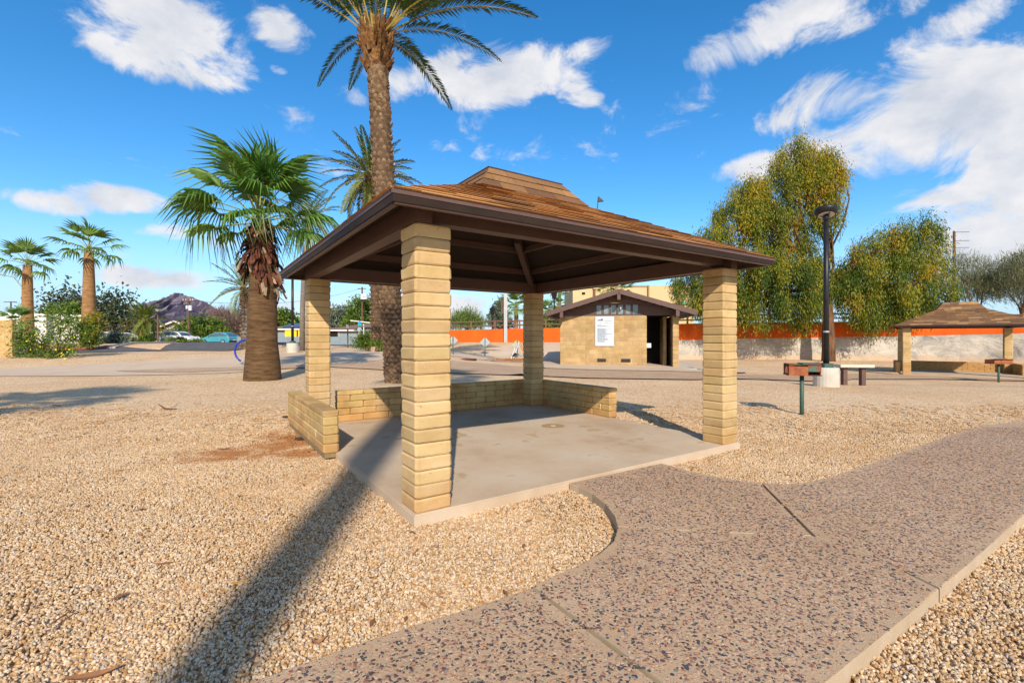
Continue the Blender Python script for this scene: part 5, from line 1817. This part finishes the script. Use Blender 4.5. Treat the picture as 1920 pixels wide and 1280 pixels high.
w1 = utility_pole('utility pole with crossarm and pale transformer in front of the mountain', 354, 560, 62, 20, ((-.14, 576, .28, .42), (.30, 577.5, .42, .66)))
w2 = utility_pole('utility pole with a white equipment box behind the grey house', 679, 538, 84, 16, ())
t = thing('equipment_box', 'white equipment box hung on the utility pole behind the grey house', 'equipment box', P(682.5, 556, 83.6))
MB().box((0, 0, 0), (1.05, .5, .95)).build('case', 'transformer', t)
MB().box((.1, -.26, -.1), (.5, .03, .22)).build('plate', 'steel', t)
w3 = utility_pole('small T shaped utility pole above the white wall at far left', 20.5, 565, 90, 24, (), .14, .1)
pt_ = utility_pole('dark pole with three side arms against the clouds behind the distant trees', 1789, 433, 60, 1, (), .16, .2)
tp_ = thing('antenna_arms', 'row of thin side arms on the dark pole at right', 'pole arms', pt_)
for py in (436, 452, 465, 478):
    MB().bar((0, -.2, (433 - py) / FPX * 60), (1.75, -.2, (433 - py) / FPX * 60 + .03), .05, .05).build('arm', 'black', tp_)
t = thing('flood_light', 'small dark floodlight on a thin leaning pole above the shelter roof ridge', 'floodlight', GD(1110, 70))
H = EYE + (HY - 372) / FPX * 70 - t.location.z
tx = (1122 - 1110) / FPX * 70
MB().tube([(0, 0, 0), (tx * .8, 0, H * .92), (tx, 0, H)], [.14, .07, .06], 6).build('pole', 'black', t)
m = MB()
m.add([(tx - .05, -.3, H + .25), (tx + .75, -.3, H - .45), (tx - .1, -.3, H - .5), (tx - .05, .3, H + .25), (tx + .75, .3, H - .45), (tx - .1, .3, H - .5)], [(0, 1, 2), (5, 4, 3), (0, 3, 4, 1), (1, 4, 5, 2), (2, 5, 3, 0)])
m.build('lamp_head', 'black', t)


def wire(label, a, b, sag, r=.02):
    a, b = Vector(a), Vector(b)
    t = MB().tube([a.lerp(b, i / 14) - Vector((0, 0, sag * 4 * (i / 14) * (1 - i / 14))) for i in range(15)], r, 4).build('power_line', 'black')
    tag(t, label, 'power line', 'power lines')


wire('power line running right from the pole in front of the mountain', w1 + Vector((0, 0, -.2)), w2 + Vector((0, 0, -.2)), 1.4)
wire('lower service line across the foot of the mountain', w1 + Vector((0, 0, -3.2)), w2 + Vector((0, 0, -2.6)), .8)
wire('power line between the far left pole and the pole before the mountain', w3 + Vector((0, 0, -.1)), w1 + Vector((0, 0, -.2)), 1.0)
for px, d, col, lab in ((652, 40, 'black', 'short dark post standing in the gravel before the grey house'),):
    b = GD(px, d)
    t = thing('marker_post', lab, 'post', b)
    MB().box((0, 0, 1.0), (.09, .09, 2.1)).build('post', 'wood_pole', t)
    MB().box((0, -.06, 1.85), (.22, .02, .3)).build('plate', 'steel', t)
b = GD(674.5, 50)
t = thing('street_sign', 'street name sign above a stop sign back beside the grey house', 'street sign', b)
sg = 50 / FPX
zz_ = lambda py: EYE + (HY - py) / FPX * 50 - b.z
MB().tube([(0, 0, 0), (0, 0, zz_(601))], .05, 8).build('post', 'green_post', t)
MB().box((-.02, -.07, zz_(604.5)), (5.2 * sg, .04, 3.4 * sg)).build('blue_plate', 'street_blue', t)
MB().box((.02, -.07, zz_(608.6)), (6.2 * sg, .04, 3.6 * sg)).build('green_plate', 'street_green', t)
m = MB()
k = 4.4 * sg
m.prism([(k * math.cos(R(22.5 + 45 * i)), k * math.sin(R(22.5 + 45 * i))) for i in range(8)], -.01, .01)
put('stop_sign_back', m.mesh('stop_sign_back', 'sign_back'), t, (0, -.08, zz_(617.5)), (R(90), 0, 0))
MB().box((-1.4 * sg, -.075, zz_(628)), (1.6 * sg, .03, 8 * sg)).build('lower_plate', 'sign_back', t)
b = GD(296, 47)
t = thing('street_lamp', 'round hooded street lamp on a dark pole before the white gabled house', 'street lamp', b)
zz_ = lambda py: EYE + (HY - py) / FPX * 47 - b.z
MB().tube([(0, 0, 0), (0, 0, zz_(586))], [.09, .06], 8).build('pole', 'rail', t)
MB().tube([(0, 0, zz_(590)), (0, 0, zz_(584))], .13, 8).build('collar', 'black', t)
m = MB()
lathe(m, [(.40, zz_(578.5)), (.36, zz_(577)), (.2, zz_(575.5)), (0, zz_(575))], 16)
m.build('hood', 'black', t)
m = MB()
lathe(m, [(.08, zz_(584)), (.26, zz_(580)), (.30, zz_(578.6))], 16)
m.build('globe', 'lens', t, True)

# ------------------------------------------------------------------ walls and houses at the left
b0_ = P(-60, 681, 24.2)
wb = thing('block_wall', 'end of a tan slump block wall at the left picture edge', 'wall', (b0_.x, b0_.y, b0_.z), 0)
e_ = P(27, 681, 24.2)
low_wall(wb, (0, 0), (e_.x - b0_.x, 0), .22, -.1, 22, .1016, .1, 'block_wall', .405, 'wall_body', 'mortar')
for i, (pxs, lab) in enumerate((([(-120, 41, 590), (30, 40, 585), (90, 39.5, 589), (182, 39, 591)], 'low white stucco wall behind the flowering shrub'),)):
    ln_ = line(pxs, 8)
    ribbon('stucco_wall', lab, 'wall', [((px - HX) / FPX * d, d) for px, d, a in ln_], [0.3] * 8, [EYE + (HY - a) / FPX * d for px, d, a in ln_], .25, 'white_wall')
for pxs, mt, lab in (([(40, 33.0), (75, 32.6), (140, 32.4), (216, 32.6)], 'kerb_red', 'red painted kerb below the flowering shrub'),):
    ln_ = line([(a, b) for a, b in pxs], 12)
    pts = [((px - HX) / FPX * d, d) for px, d in ln_]
    ribbon('red_kerb', lab, 'kerb', pts, [terrain(x, y - .3) - .05 for x, y in pts], [terrain(x, y - .3) + .17 for x, y in pts], .3, mt)
ln_ = line([(216, 32.6), (290, 37), (330, 40)], 8)
pts = [((px - HX) / FPX * d, d) for px, d in ln_]
ribbon('kerb', 'pale concrete kerb of the traffic island right of the red kerb', 'kerb', pts, [terrain(x, y) - .05 for x, y in pts], [terrain(x, y) + .15 for x, y in pts], .5, 'kerb')
sheet('island', [(228, 654.6), (335, 652.0), (337, 651.3), (290, 651.5), (236, 653.4)], .05, 'kerb')


def house(name, label, px0, px1, d, eave_py, ridge_py, wall, roof, hip, depth=9.0, wins=(), door=None, over=.5, group='houses beyond the street', base_z=.4):
    x0, x1 = (px0 - HX) / FPX * d, (px1 - HX) / FPX * d
    t = thing(name, label, 'house', (x0, d, base_z), 0, group)
    L = x1 - x0
    ze = EYE + (HY - eave_py) / FPX * d - base_z
    zr_ = EYE + (HY - ridge_py) / FPX * d - base_z
    MB().box((L / 2, depth / 2, ze / 2 - .2), (L, depth, ze + .4)).build('wall', wall, t)
    m = MB()
    o = over
    k = depth / 2 if hip else -.0
    rx0, rx1 = (min(k, L * .45), L - min(k, L * .45)) if hip == 'hip' else (-o, L + o)
    if hip == 'front':       # gable faces the viewer
        vs = [(-o, -o, ze), (L + o, -o, ze), (L + o, depth + o, ze), (-o, depth + o, ze), (L / 2, -o, zr_), (L / 2, depth + o, zr_)]
        vs += [(x, y, z - .22) for x, y, z in vs]
        m.add(vs, [(0, 4, 5, 3), (4, 1, 2, 5), (6, 9, 11, 10), (10, 11, 8, 7), (0, 6, 10, 4), (4, 10, 7, 1), (1, 7, 8, 2), (3, 5, 11, 9), (5, 2, 8, 11), (0, 3, 9, 6)])
        MB().add([(0, .02, ze - .1), (L, .02, ze - .1), (L / 2, .02, zr_ - .25)], [(0, 1, 2)]).build('gable', wall, t)
        MB().bar((-o, -o - .03, ze - .08), (L / 2, -o - .03, zr_ - .08), .06, .22).build('barge_board', 'white_wall', t)
        MB().bar((L + o, -o - .03, ze - .08), (L / 2, -o - .03, zr_ - .08), .06, .22).build('barge_board', 'white_wall', t)
    else:
        vs = [(-o, -o, ze), (L + o, -o, ze), (L + o, depth + o, ze), (-o, depth + o, ze), (rx0, depth / 2, zr_), (rx1, depth / 2, zr_)]
        vs += [(x, y, ze - .14) for x, y, z in vs[:4]]
        m.add(vs, [(0, 1, 5, 4), (1, 2, 5), (2, 3, 4, 5), (3, 0, 4), (0, 6, 7, 1), (1, 7, 8, 2), (2, 8, 9, 3), (3, 9, 6, 0), (6, 9, 8, 7)])
        MB().box((L / 2, -o - .03, ze - .07), (L + 2 * o, .05, .2)).build('fascia', 'white_wall', t)
    m.build('roof', roof, t)
    for wx, wz, ww, wh in wins:
        w = put('window', MB().box((0, 0, 0), (ww + .16, .08, wh + .16)).mesh('window', 'white_wall'), t, (wx * L, -.03, wz))
        MB().box((0, -.045, 0), (ww, .03, wh)).build('pane', 'glass', w)
        MB().box((0, -.065, 0), (.05, .02, wh)).build('glazing_bar', 'white_wall', w)
    if door:
        dx, dw, dh, dm = door
        dd_ = put('door', MB().box((0, 0, 0), (dw, .08, dh)).mesh('door', dm), t, (dx * L, -.04, dh / 2 - .0))
        MB().tube([(dw * .4, -.05, -.05), (dw * .4, -.12, -.05)], .04, 6).build('handle', 'steel', dd_)
    return t, L, ze, zr_


house('house', 'low house with terracotta roof behind the white cars at left', 150, 247, 66, 619, 604, 'white_wall', 'terracotta', 'hip', wins=((.35, 1.5, 1.6, 1.1), (.62, 1.5, 1.4, 1.1)), door=(.82, 1.0, 2.1, 'brown'), depth=8)
house('house', 'white gabled house between the drooping date palm and the light green tree', 308, 352, 66, 612.5, 601.5, 'white_wall', 'terracotta', 'front', wins=((.45, 1.35, 1.1, 1.2), (.72, 1.35, .7, 1.2)), depth=10)
house('house', 'white garage wing with brown roof left of the white gabled house', 283, 330, 65, 622, 609, 'white_wall', 'brown_roof', 'side', wins=((.2, 1.2, .7, 1.2),), door=(.45, 1.0, 2.0, 'rail'), depth=6)
hs, L, ze, zr_ = house('house', 'grey house with yellow door panels and solar roof behind the left lamp post', 500, 600, 72, 616.5, 603, 'grey_siding', 'brown_roof', 'hip', wins=((.9, 1.6, 1.0, .9),), depth=9)
for x, w in ((.485, 2.0), (.685, 1.7)):
    MB().box((x * L, -.25, 1.62), (w, .25, 1.1)).build('yellow_panel', 'yellow', hs)
MB().box((.78 * L, -.25, .75), (.45, .25, 1.5)).build('yellow_panel', 'yellow', hs)
MB().box((.56 * L, -.06, .55), (2.8, .1, 1.0)).build('porch_opening', 'dark', hs)
for k in range(5):
    sl = math.atan2(zr_ - ze, 5.0)
    MB().box((L * (.32 + k * .11), 1.7, ze + (zr_ - ze) * .44 + .14), (L * .10, 3.0, .06), Matrix.Rotation(sl, 3, 'X')).build('solar_panel', 'solar', hs)
hs, L, ze, zr_ = house('house', 'grey house with plain brown hip roof between the columns left of the pole', 612, 722, 70, 618.5, 605, 'grey_siding', 'brown_roof', 'hip', wins=((.72, 1.9, .8, .6), (.12, 1.4, 1.6, 1.2)), depth=9)
MB().box((.12 * L, -.07, 1.3), (1.2, .1, 1.6)).build('porch_opening', 'dark', hs)
MB().box((.92 * L, -1.2, ze + .9), (7.2, 3.0, .14), Matrix.Rotation(.12, 3, 'Y')).build('carport_roof', 'white_wall', hs)
for x in (.72, .99):
    MB().box((x * L, -2.3, ze / 2 + .2), (.12, .12, ze + 1.2)).build('carport_post', 'white_wall', hs)
# pale mesh fence along the street before the grey houses
fnc = thing('mesh_fence', 'low grey panel fence along the street in front of the grey houses', 'fence', GD(445, 56))
o_ = Vector(fnc.location)
prev = None
for k in range(13):
    px = 445 + k * 24
    q_ = GD(px, 56) - o_
    MB().tube([q_, q_ + Vector((0, 0, 1.12))], .05, 6).build('post', 'steel', fnc)
    if prev is not None:
        MB().box((q_ + prev) / 2 + Vector((0, 0, .52)), ((q_ - prev).length - .12, .03, .95)).build('panel', 'grey_siding', fnc)
    prev = q_
# beige building beyond the orange wall
bb = P(1090, 640, 62)
t = thing('beige_building', 'large flat roofed beige building beyond the restroom', 'building', (bb.x, bb.y, 0))
sb = 62 / FPX
za, zc = EYE + (HY - 541) * sb, EYE + (HY - 534.5) * sb
MB().box((6 * sb, 5, za / 2), (44 * sb, 10, za)).build('low_block', 'stucco', t)
MB().box((76 * sb, 6.2, zc / 2), (104 * sb, 11.5, zc)).build('main_block', 'stucco', t)
MB().box((168 * sb, 5.6, zc / 2 - .02), (82 * sb, 11.4, zc - .02)).build('right_block', 'stucco', t)
MB().box((128 * sb, .2, zc / 2), (5 * sb, .4, zc - .06)).build('pilaster', 'stucco_brown', t)
MB().box((76 * sb, .43, zc - .1), (104 * sb, .12, .22)).build('coping', 'stucco_brown', t)
MB().box((30 * sb - 26 * sb, -.03, EYE + (HY - 550) * sb), (6 * sb, .08, 4 * sb)).build('window', 'dark', t)
MB().box((170 * sb, -.2, EYE + (HY - 570) * sb), (60 * sb, .3, 1.2 * sb)).build('canopy', 'stucco_brown', t)
MB().box((189 * sb, -.2, EYE + (HY - 567.5) * sb), (10 * sb, .2, 3.2 * sb)).build('teal_sign', 'street_green', t)
b = GD(1114, 52)
t = thing('brown_post', 'square brown post rising above the restroom roof left of its peak', 'post', b)
MB().box((0, 0, 3.4), (.27, .27, 6.9)).build('shaft', 'rail', t)
MB().box((0, 0, 6.9), (.36, .36, .1)).build('cap', 'rail', t)


# ------------------------------------------------------------------ cars
def car(name, label, px, d, rz, L, Wd, H, paint, kind, group='cars beyond the street'):
    b = GD(px, d)
    b.z += .03
    t = thing(name, label, 'car', b, rz, group)
    if kind == 'hatch':
        body = [(-.5, .20), (-.5, .38), (-.47, .52), (-.30, .60), (-.10, .63), (.20, .66), (.46, .70), (.5, .55), (.5, .28), (.48, .18), (-.48, .16)]
        roofp = [(-.30, .60), (-.12, .86), (.02, .97), (.16, 1.0), (.32, .94), (.47, .72), (.2, .64), (-.1, .61)]
        glass = [(-.255, .62), (-.10, .84), (.03, .93), (.16, .95), (.28, .90), (.41, .72), (.2, .66), (-.1, .64)]
    else:
        body = [(-.5, .24), (-.5, .46), (-.47, .58), (-.28, .62), (-.08, .64), (.25, .66), (.48, .68), (.5, .50), (.5, .26), (.47, .18), (-.47, .18)]
        roofp = [(-.26, .62), (-.12, .90), (.0, .985), (.22, 1.0), (.38, .96), (.48, .68), (.2, .64), (-.1, .62)]
        glass = [(-.215, .645), (-.105, .86), (.0, .93), (.22, .945), (.35, .91), (.43, .70), (.2, .67), (-.1, .65)]
    S_ = lambda pr: [(x * L, z * H) for x, z in pr]
    m = MB()
    pr = S_(body)
    cx_ = sum(x for x, z in pr) / len(pr)
    cz_ = sum(z for x, z in pr) / len(pr)
    shr = lambda k: [(cx_ + (x - cx_) * k, cz_ + (z - cz_) * k) for x, z in pr]
    secs = [(-Wd / 2, shr(.94)), (-Wd / 2 + .07, shr(1)), (Wd / 2 - .07, shr(1)), (Wd / 2, shr(.94))]
    n = len(pr)
    vs = [(x, y, z) for y, q_ in secs for x, z in q_]
    fs = [(i * n + k, i * n + (k + 1) % n, (i + 1) * n + (k + 1) % n, (i + 1) * n + k) for i in range(3) for k in range(n)]
    fs += [tuple(range(n - 1, -1, -1)), tuple(range(3 * n, 4 * n))]
    m.add(vs, fs)
    m.build('body', paint, t)
    m = MB()
    pr = S_(roofp)
    n = len(pr)

    def yw(z, inset):
        f = (z / H - .6) / .4
        return Wd / 2 - .05 - .17 * max(0, f) - inset
    vs = [(x, -yw(z, 0), z) for x, z in pr] + [(x, yw(z, 0), z) for x, z in pr]
    fs = [(k, n + k, n + (k + 1) % n, (k + 1) % n) for k in range(n)] + [tuple(range(n)), tuple(range(2 * n - 1, n - 1, -1))]
    m.add(vs, fs)
    m.build('cabin', paint, t)
    for sgn in (-1, 1):
        m = MB()
        pr = S_(glass)
        m.add([(x, sgn * (yw(z, -.012)), z) for x, z in pr], [tuple(range(len(pr)))])
        m.add([(x, sgn * (yw(z, .01)), z) for x, z in pr], [tuple(range(len(pr)))])
        m.build('side_window', 'glass', t)
        MB().bar((.07 * L, sgn * yw(.66 * H, -.02), .66 * H), (.08 * L, sgn * yw(.94 * H, -.02), .94 * H), .03, .07).build('pillar', paint, t)
        MB().box((-.17 * L, sgn * (Wd / 2 + .05), .66 * H), (.16, .18, .13)).build('mirror', paint, t)
        MB().box((.475 * L, sgn * Wd * .38, .56 * H), (.12, Wd * .2, .16)).build('tail_lamp', 'tail', t)
        MB().box((-.475 * L, sgn * Wd * .36, .46 * H), (.14, Wd * .22, .13)).build('headlight', 'head', t)
        MB().box((.0, sgn * (Wd / 2 - .01), .20 * H), (.52 * L, .04, .10)).build('sill', 'black', t)
    m = MB()
    pr = S_(roofp)
    for a, b_ in ((0, 1), (4, 5)):
        (xa, za), (xb, zb) = pr[a], pr[b_]
        ya, yb = yw(za, .08), yw(zb, .08)
        q0, q1 = .12, .88
        xa2, za2, xb2, zb2 = xa + (xb - xa) * q0, za + (zb - za) * q0, xa + (xb - xa) * q1, za + (zb - za) * q1
        off = (-.012 if a == 0 else .012)
        m.add([(xa2 + off, -ya, za2 + .012), (xb2 + off, -yb, zb2 + .012), (xb2 + off, yb, zb2 + .012), (xa2 + off, ya, za2 + .012)], [(0, 1, 2, 3)])
    m.build('windscreens', 'glass', t)
    MB().box((.503 * L, 0, .38 * H), (.03, .5, .12)).build('number_plate', 'white', t)
    MB().box((.497 * L, 0, .26 * H), (.05, Wd * .9, .22)).build('bumper', 'black', t)
    wr = .215 * H
    for x in (-.305, .305):
        for sgn in (-1, 1):
            w = put('wheel', None, t, (x * L, sgn * (Wd / 2 - .09), wr))
            m = MB()
            m.tube([(0, -.11, 0), (0, .11, 0)], wr, 18)
            m.build('tyre', 'tyre', w)
            m = MB()
            m.tube([(0, -.12, 0), (0, .12, 0)], wr * .68, 14)
            m.build('rim', 'rim', w)
            put('wheel_arch', MB().tube([(x * L, sgn * (Wd / 2 - .06), wr), (x * L, sgn * (Wd / 2 - .012), wr)], wr * 1.2, 16).mesh('wheel_arch', 'black'), t)
    return t


car('teal_hatchback', 'teal hatchback parked across the street beside the light green tree', 412, 58, R(-14), 4.5, 1.76, 1.52, 'teal_car', 'hatch')
car('white_crossover', 'white crossover parked behind the small bushes left of the teal car', 336, 60, R(170), 4.6, 1.85, 1.68, 'white_car', 'suv')
car('white_crossover', 'white car furthest left in front of the terracotta roofed house', 196, 60, R(160), 4.4, 1.8, 1.65, 'white_car', 'suv')
car('white_hatchback', 'white car with dark rear window second from left before the terracotta house', 216, 58, R(60), 4.3, 1.78, 1.5, 'white_car', 'hatch')
car('dark_crossover', 'dark car glimpsed between the two date palm trunks', 717, 52, R(75), 4.6, 1.9, 1.75, 'dark_car', 'suv')


# ------------------------------------------------------------------ mountain
def mountain():
    prof = [(150, 632), (200, 622), (235, 603), (262, 585), (287, 565), (306, 559.5), (318, 554), (330, 549.5), (338, 549.3), (344, 553), (358, 556), (372, 562), (385, 567), (396, 573), (408, 580), (418, 587), (440, 600), (480, 614), (540, 624), (620, 632)]
    d = 2400.0
    n = len(prof)
    rows = 9
    rr = random.Random(3)
    vs, fs = [], []
    dense = []
    for i in range(n - 1):
        for k in range(6):
            g = k / 6
            dense.append((prof[i][0] * (1 - g) + prof[i + 1][0] * g, prof[i][1] * (1 - g) + prof[i + 1][1] * g + (rr.uniform(-.7, .7))))
    m = len(dense)
    for j in range(rows * 2 - 1):
        f = 1 - abs(j - (rows - 1)) / (rows - 1)       # 0 at foot, 1 on the ridge
        for px, py in dense:
            x = (px - HX) / FPX * d
            h = (HY - py) / FPX * d
            y = d + (j - (rows - 1)) * 55 + rr.uniform(-22, 22)
            gul = .75 + .25 * math.sin(px * .35 + j * .9) if 0 < f < 1 else 1
            vs.append((x + rr.uniform(-6, 6) * (f < 1), y, EYE - 4 + (h + 4) * (f ** .85) * (gul if f < 1 else 1) + (rr.uniform(-6, 6) if 0 < f < 1 else 0)))
    for j in range(rows * 2 - 2):
        for i in range(m - 1):
            fs.append((j * m + i, j * m + i + 1, (j + 1) * m + i + 1, (j + 1) * m + i))
    MB().add(vs, fs).build('mountain', 'mountain', None, False, kind='structure')


mountain()

# ------------------------------------------------------------------ litter on the gravel
def leaf_bit(label, px, py, l, w, material, rz, curl=.4):
    b = G(px, py, .012)
    m = MB()
    n = 6
    vs = []
    for i in range(n + 1):
        f = i / n
        ww = w * math.sin(math.pi * min(.97, f + .03)) ** .7
        vs += [(l * (f - .5), -ww / 2, curl * w * (2 * f - 1) ** 2 + .004), (l * (f - .5), 0, curl * w * (2 * f - 1) ** 2 - .002 + .004), (l * (f - .5), ww / 2, curl * w * (2 * f - 1) ** 2 + .010)]
    fs = []
    for i in range(n):
        fs += [(i * 3, i * 3 + 3, i * 3 + 4, i * 3 + 1), (i * 3 + 1, i * 3 + 4, i * 3 + 5, i * 3 + 2)]
    m.add(vs, fs)
    o = m.build('dry_leaf', material, None, loc=b, rot=(0, 0, rz))
    tag(o, label, 'leaf', 'fallen leaves and bark')


leaf_bit('large brown fallen palm scrap on the gravel left of the shelter', 316, 767, .34, .10, 'dry_leaf', .2, 1.0)
leaf_bit('thin dark scrap right of the large brown palm scrap', 370, 757, .16, .03, 'dry_leaf', .1)
leaf_bit('brown scrap on the bare reddish dirt', 420, 842, .14, .035, 'dry_leaf', .4)
leaf_bit('orange leaf at the edge of the shadow stripe', 452, 1094, .085, .03, 'orange_leaf', .5)
leaf_bit('weathered bark strip near the bottom left edge', 172, 1268, .17, .035, 'dry_leaf', .4)
leaf_bit('dark curled scrap just left of the path near the bottom', 597, 1205, .06, .02, 'dry_leaf', .4, 1)
for px, py, r, lab in ((563, 825, .055, 'dark grey rock by the foot of the low left wall'), (534, 783, .045, 'dark rock on the dirt near the corner of the low left wall')):
    b = G(px, py)
    bm = bmesh.new()
    bmesh.ops.create_icosphere(bm, subdivisions=2, radius=r)
    for v in bm.verts:
        v.co *= rn.uniform(.85, 1.15)
        v.co.z *= .5
        v.co.x *= 1.6
    me = bpy.data.meshes.new('rock')
    bm.to_mesh(me)
    bm.free()
    me.materials.append(M['steel'] if False else M['felt'])
    tag(put('rock', me, None, b + Vector((0, 0, r * .3))), lab, 'rock', 'dark rocks')

lit = MB()
for k in range(420):
    d = 2.2 + 16 * rn.random() ** 1.4
    x = rn.uniform(-1.1, 1.1) * d
    if in_pavilion(x, d, -.1) or any(inside(p_, x, d) for p_ in PXY):
        continue
    l = rn.uniform(.02, .10)
    a = rn.uniform(0, 3.14)
    z = terrain(x, d) + .018
    if rn.random() < .5:
        lit.bar((x, d, z), (x + l * math.cos(a), d + l * math.sin(a), z + .008), .005, .005)
    else:
        c_, s_ = math.cos(a) * l * .5, math.sin(a) * l * .5
        lit.add([(x - c_, d - s_, z), (x + s_ * .35, d - c_ * .35, z + .008), (x + c_, d + s_, z + .004), (x - s_ * .35, d + c_ * .35, z + .01)], [(0, 1, 2, 3)])
lit.build('litter', 'dry_leaf', None, kind='stuff')
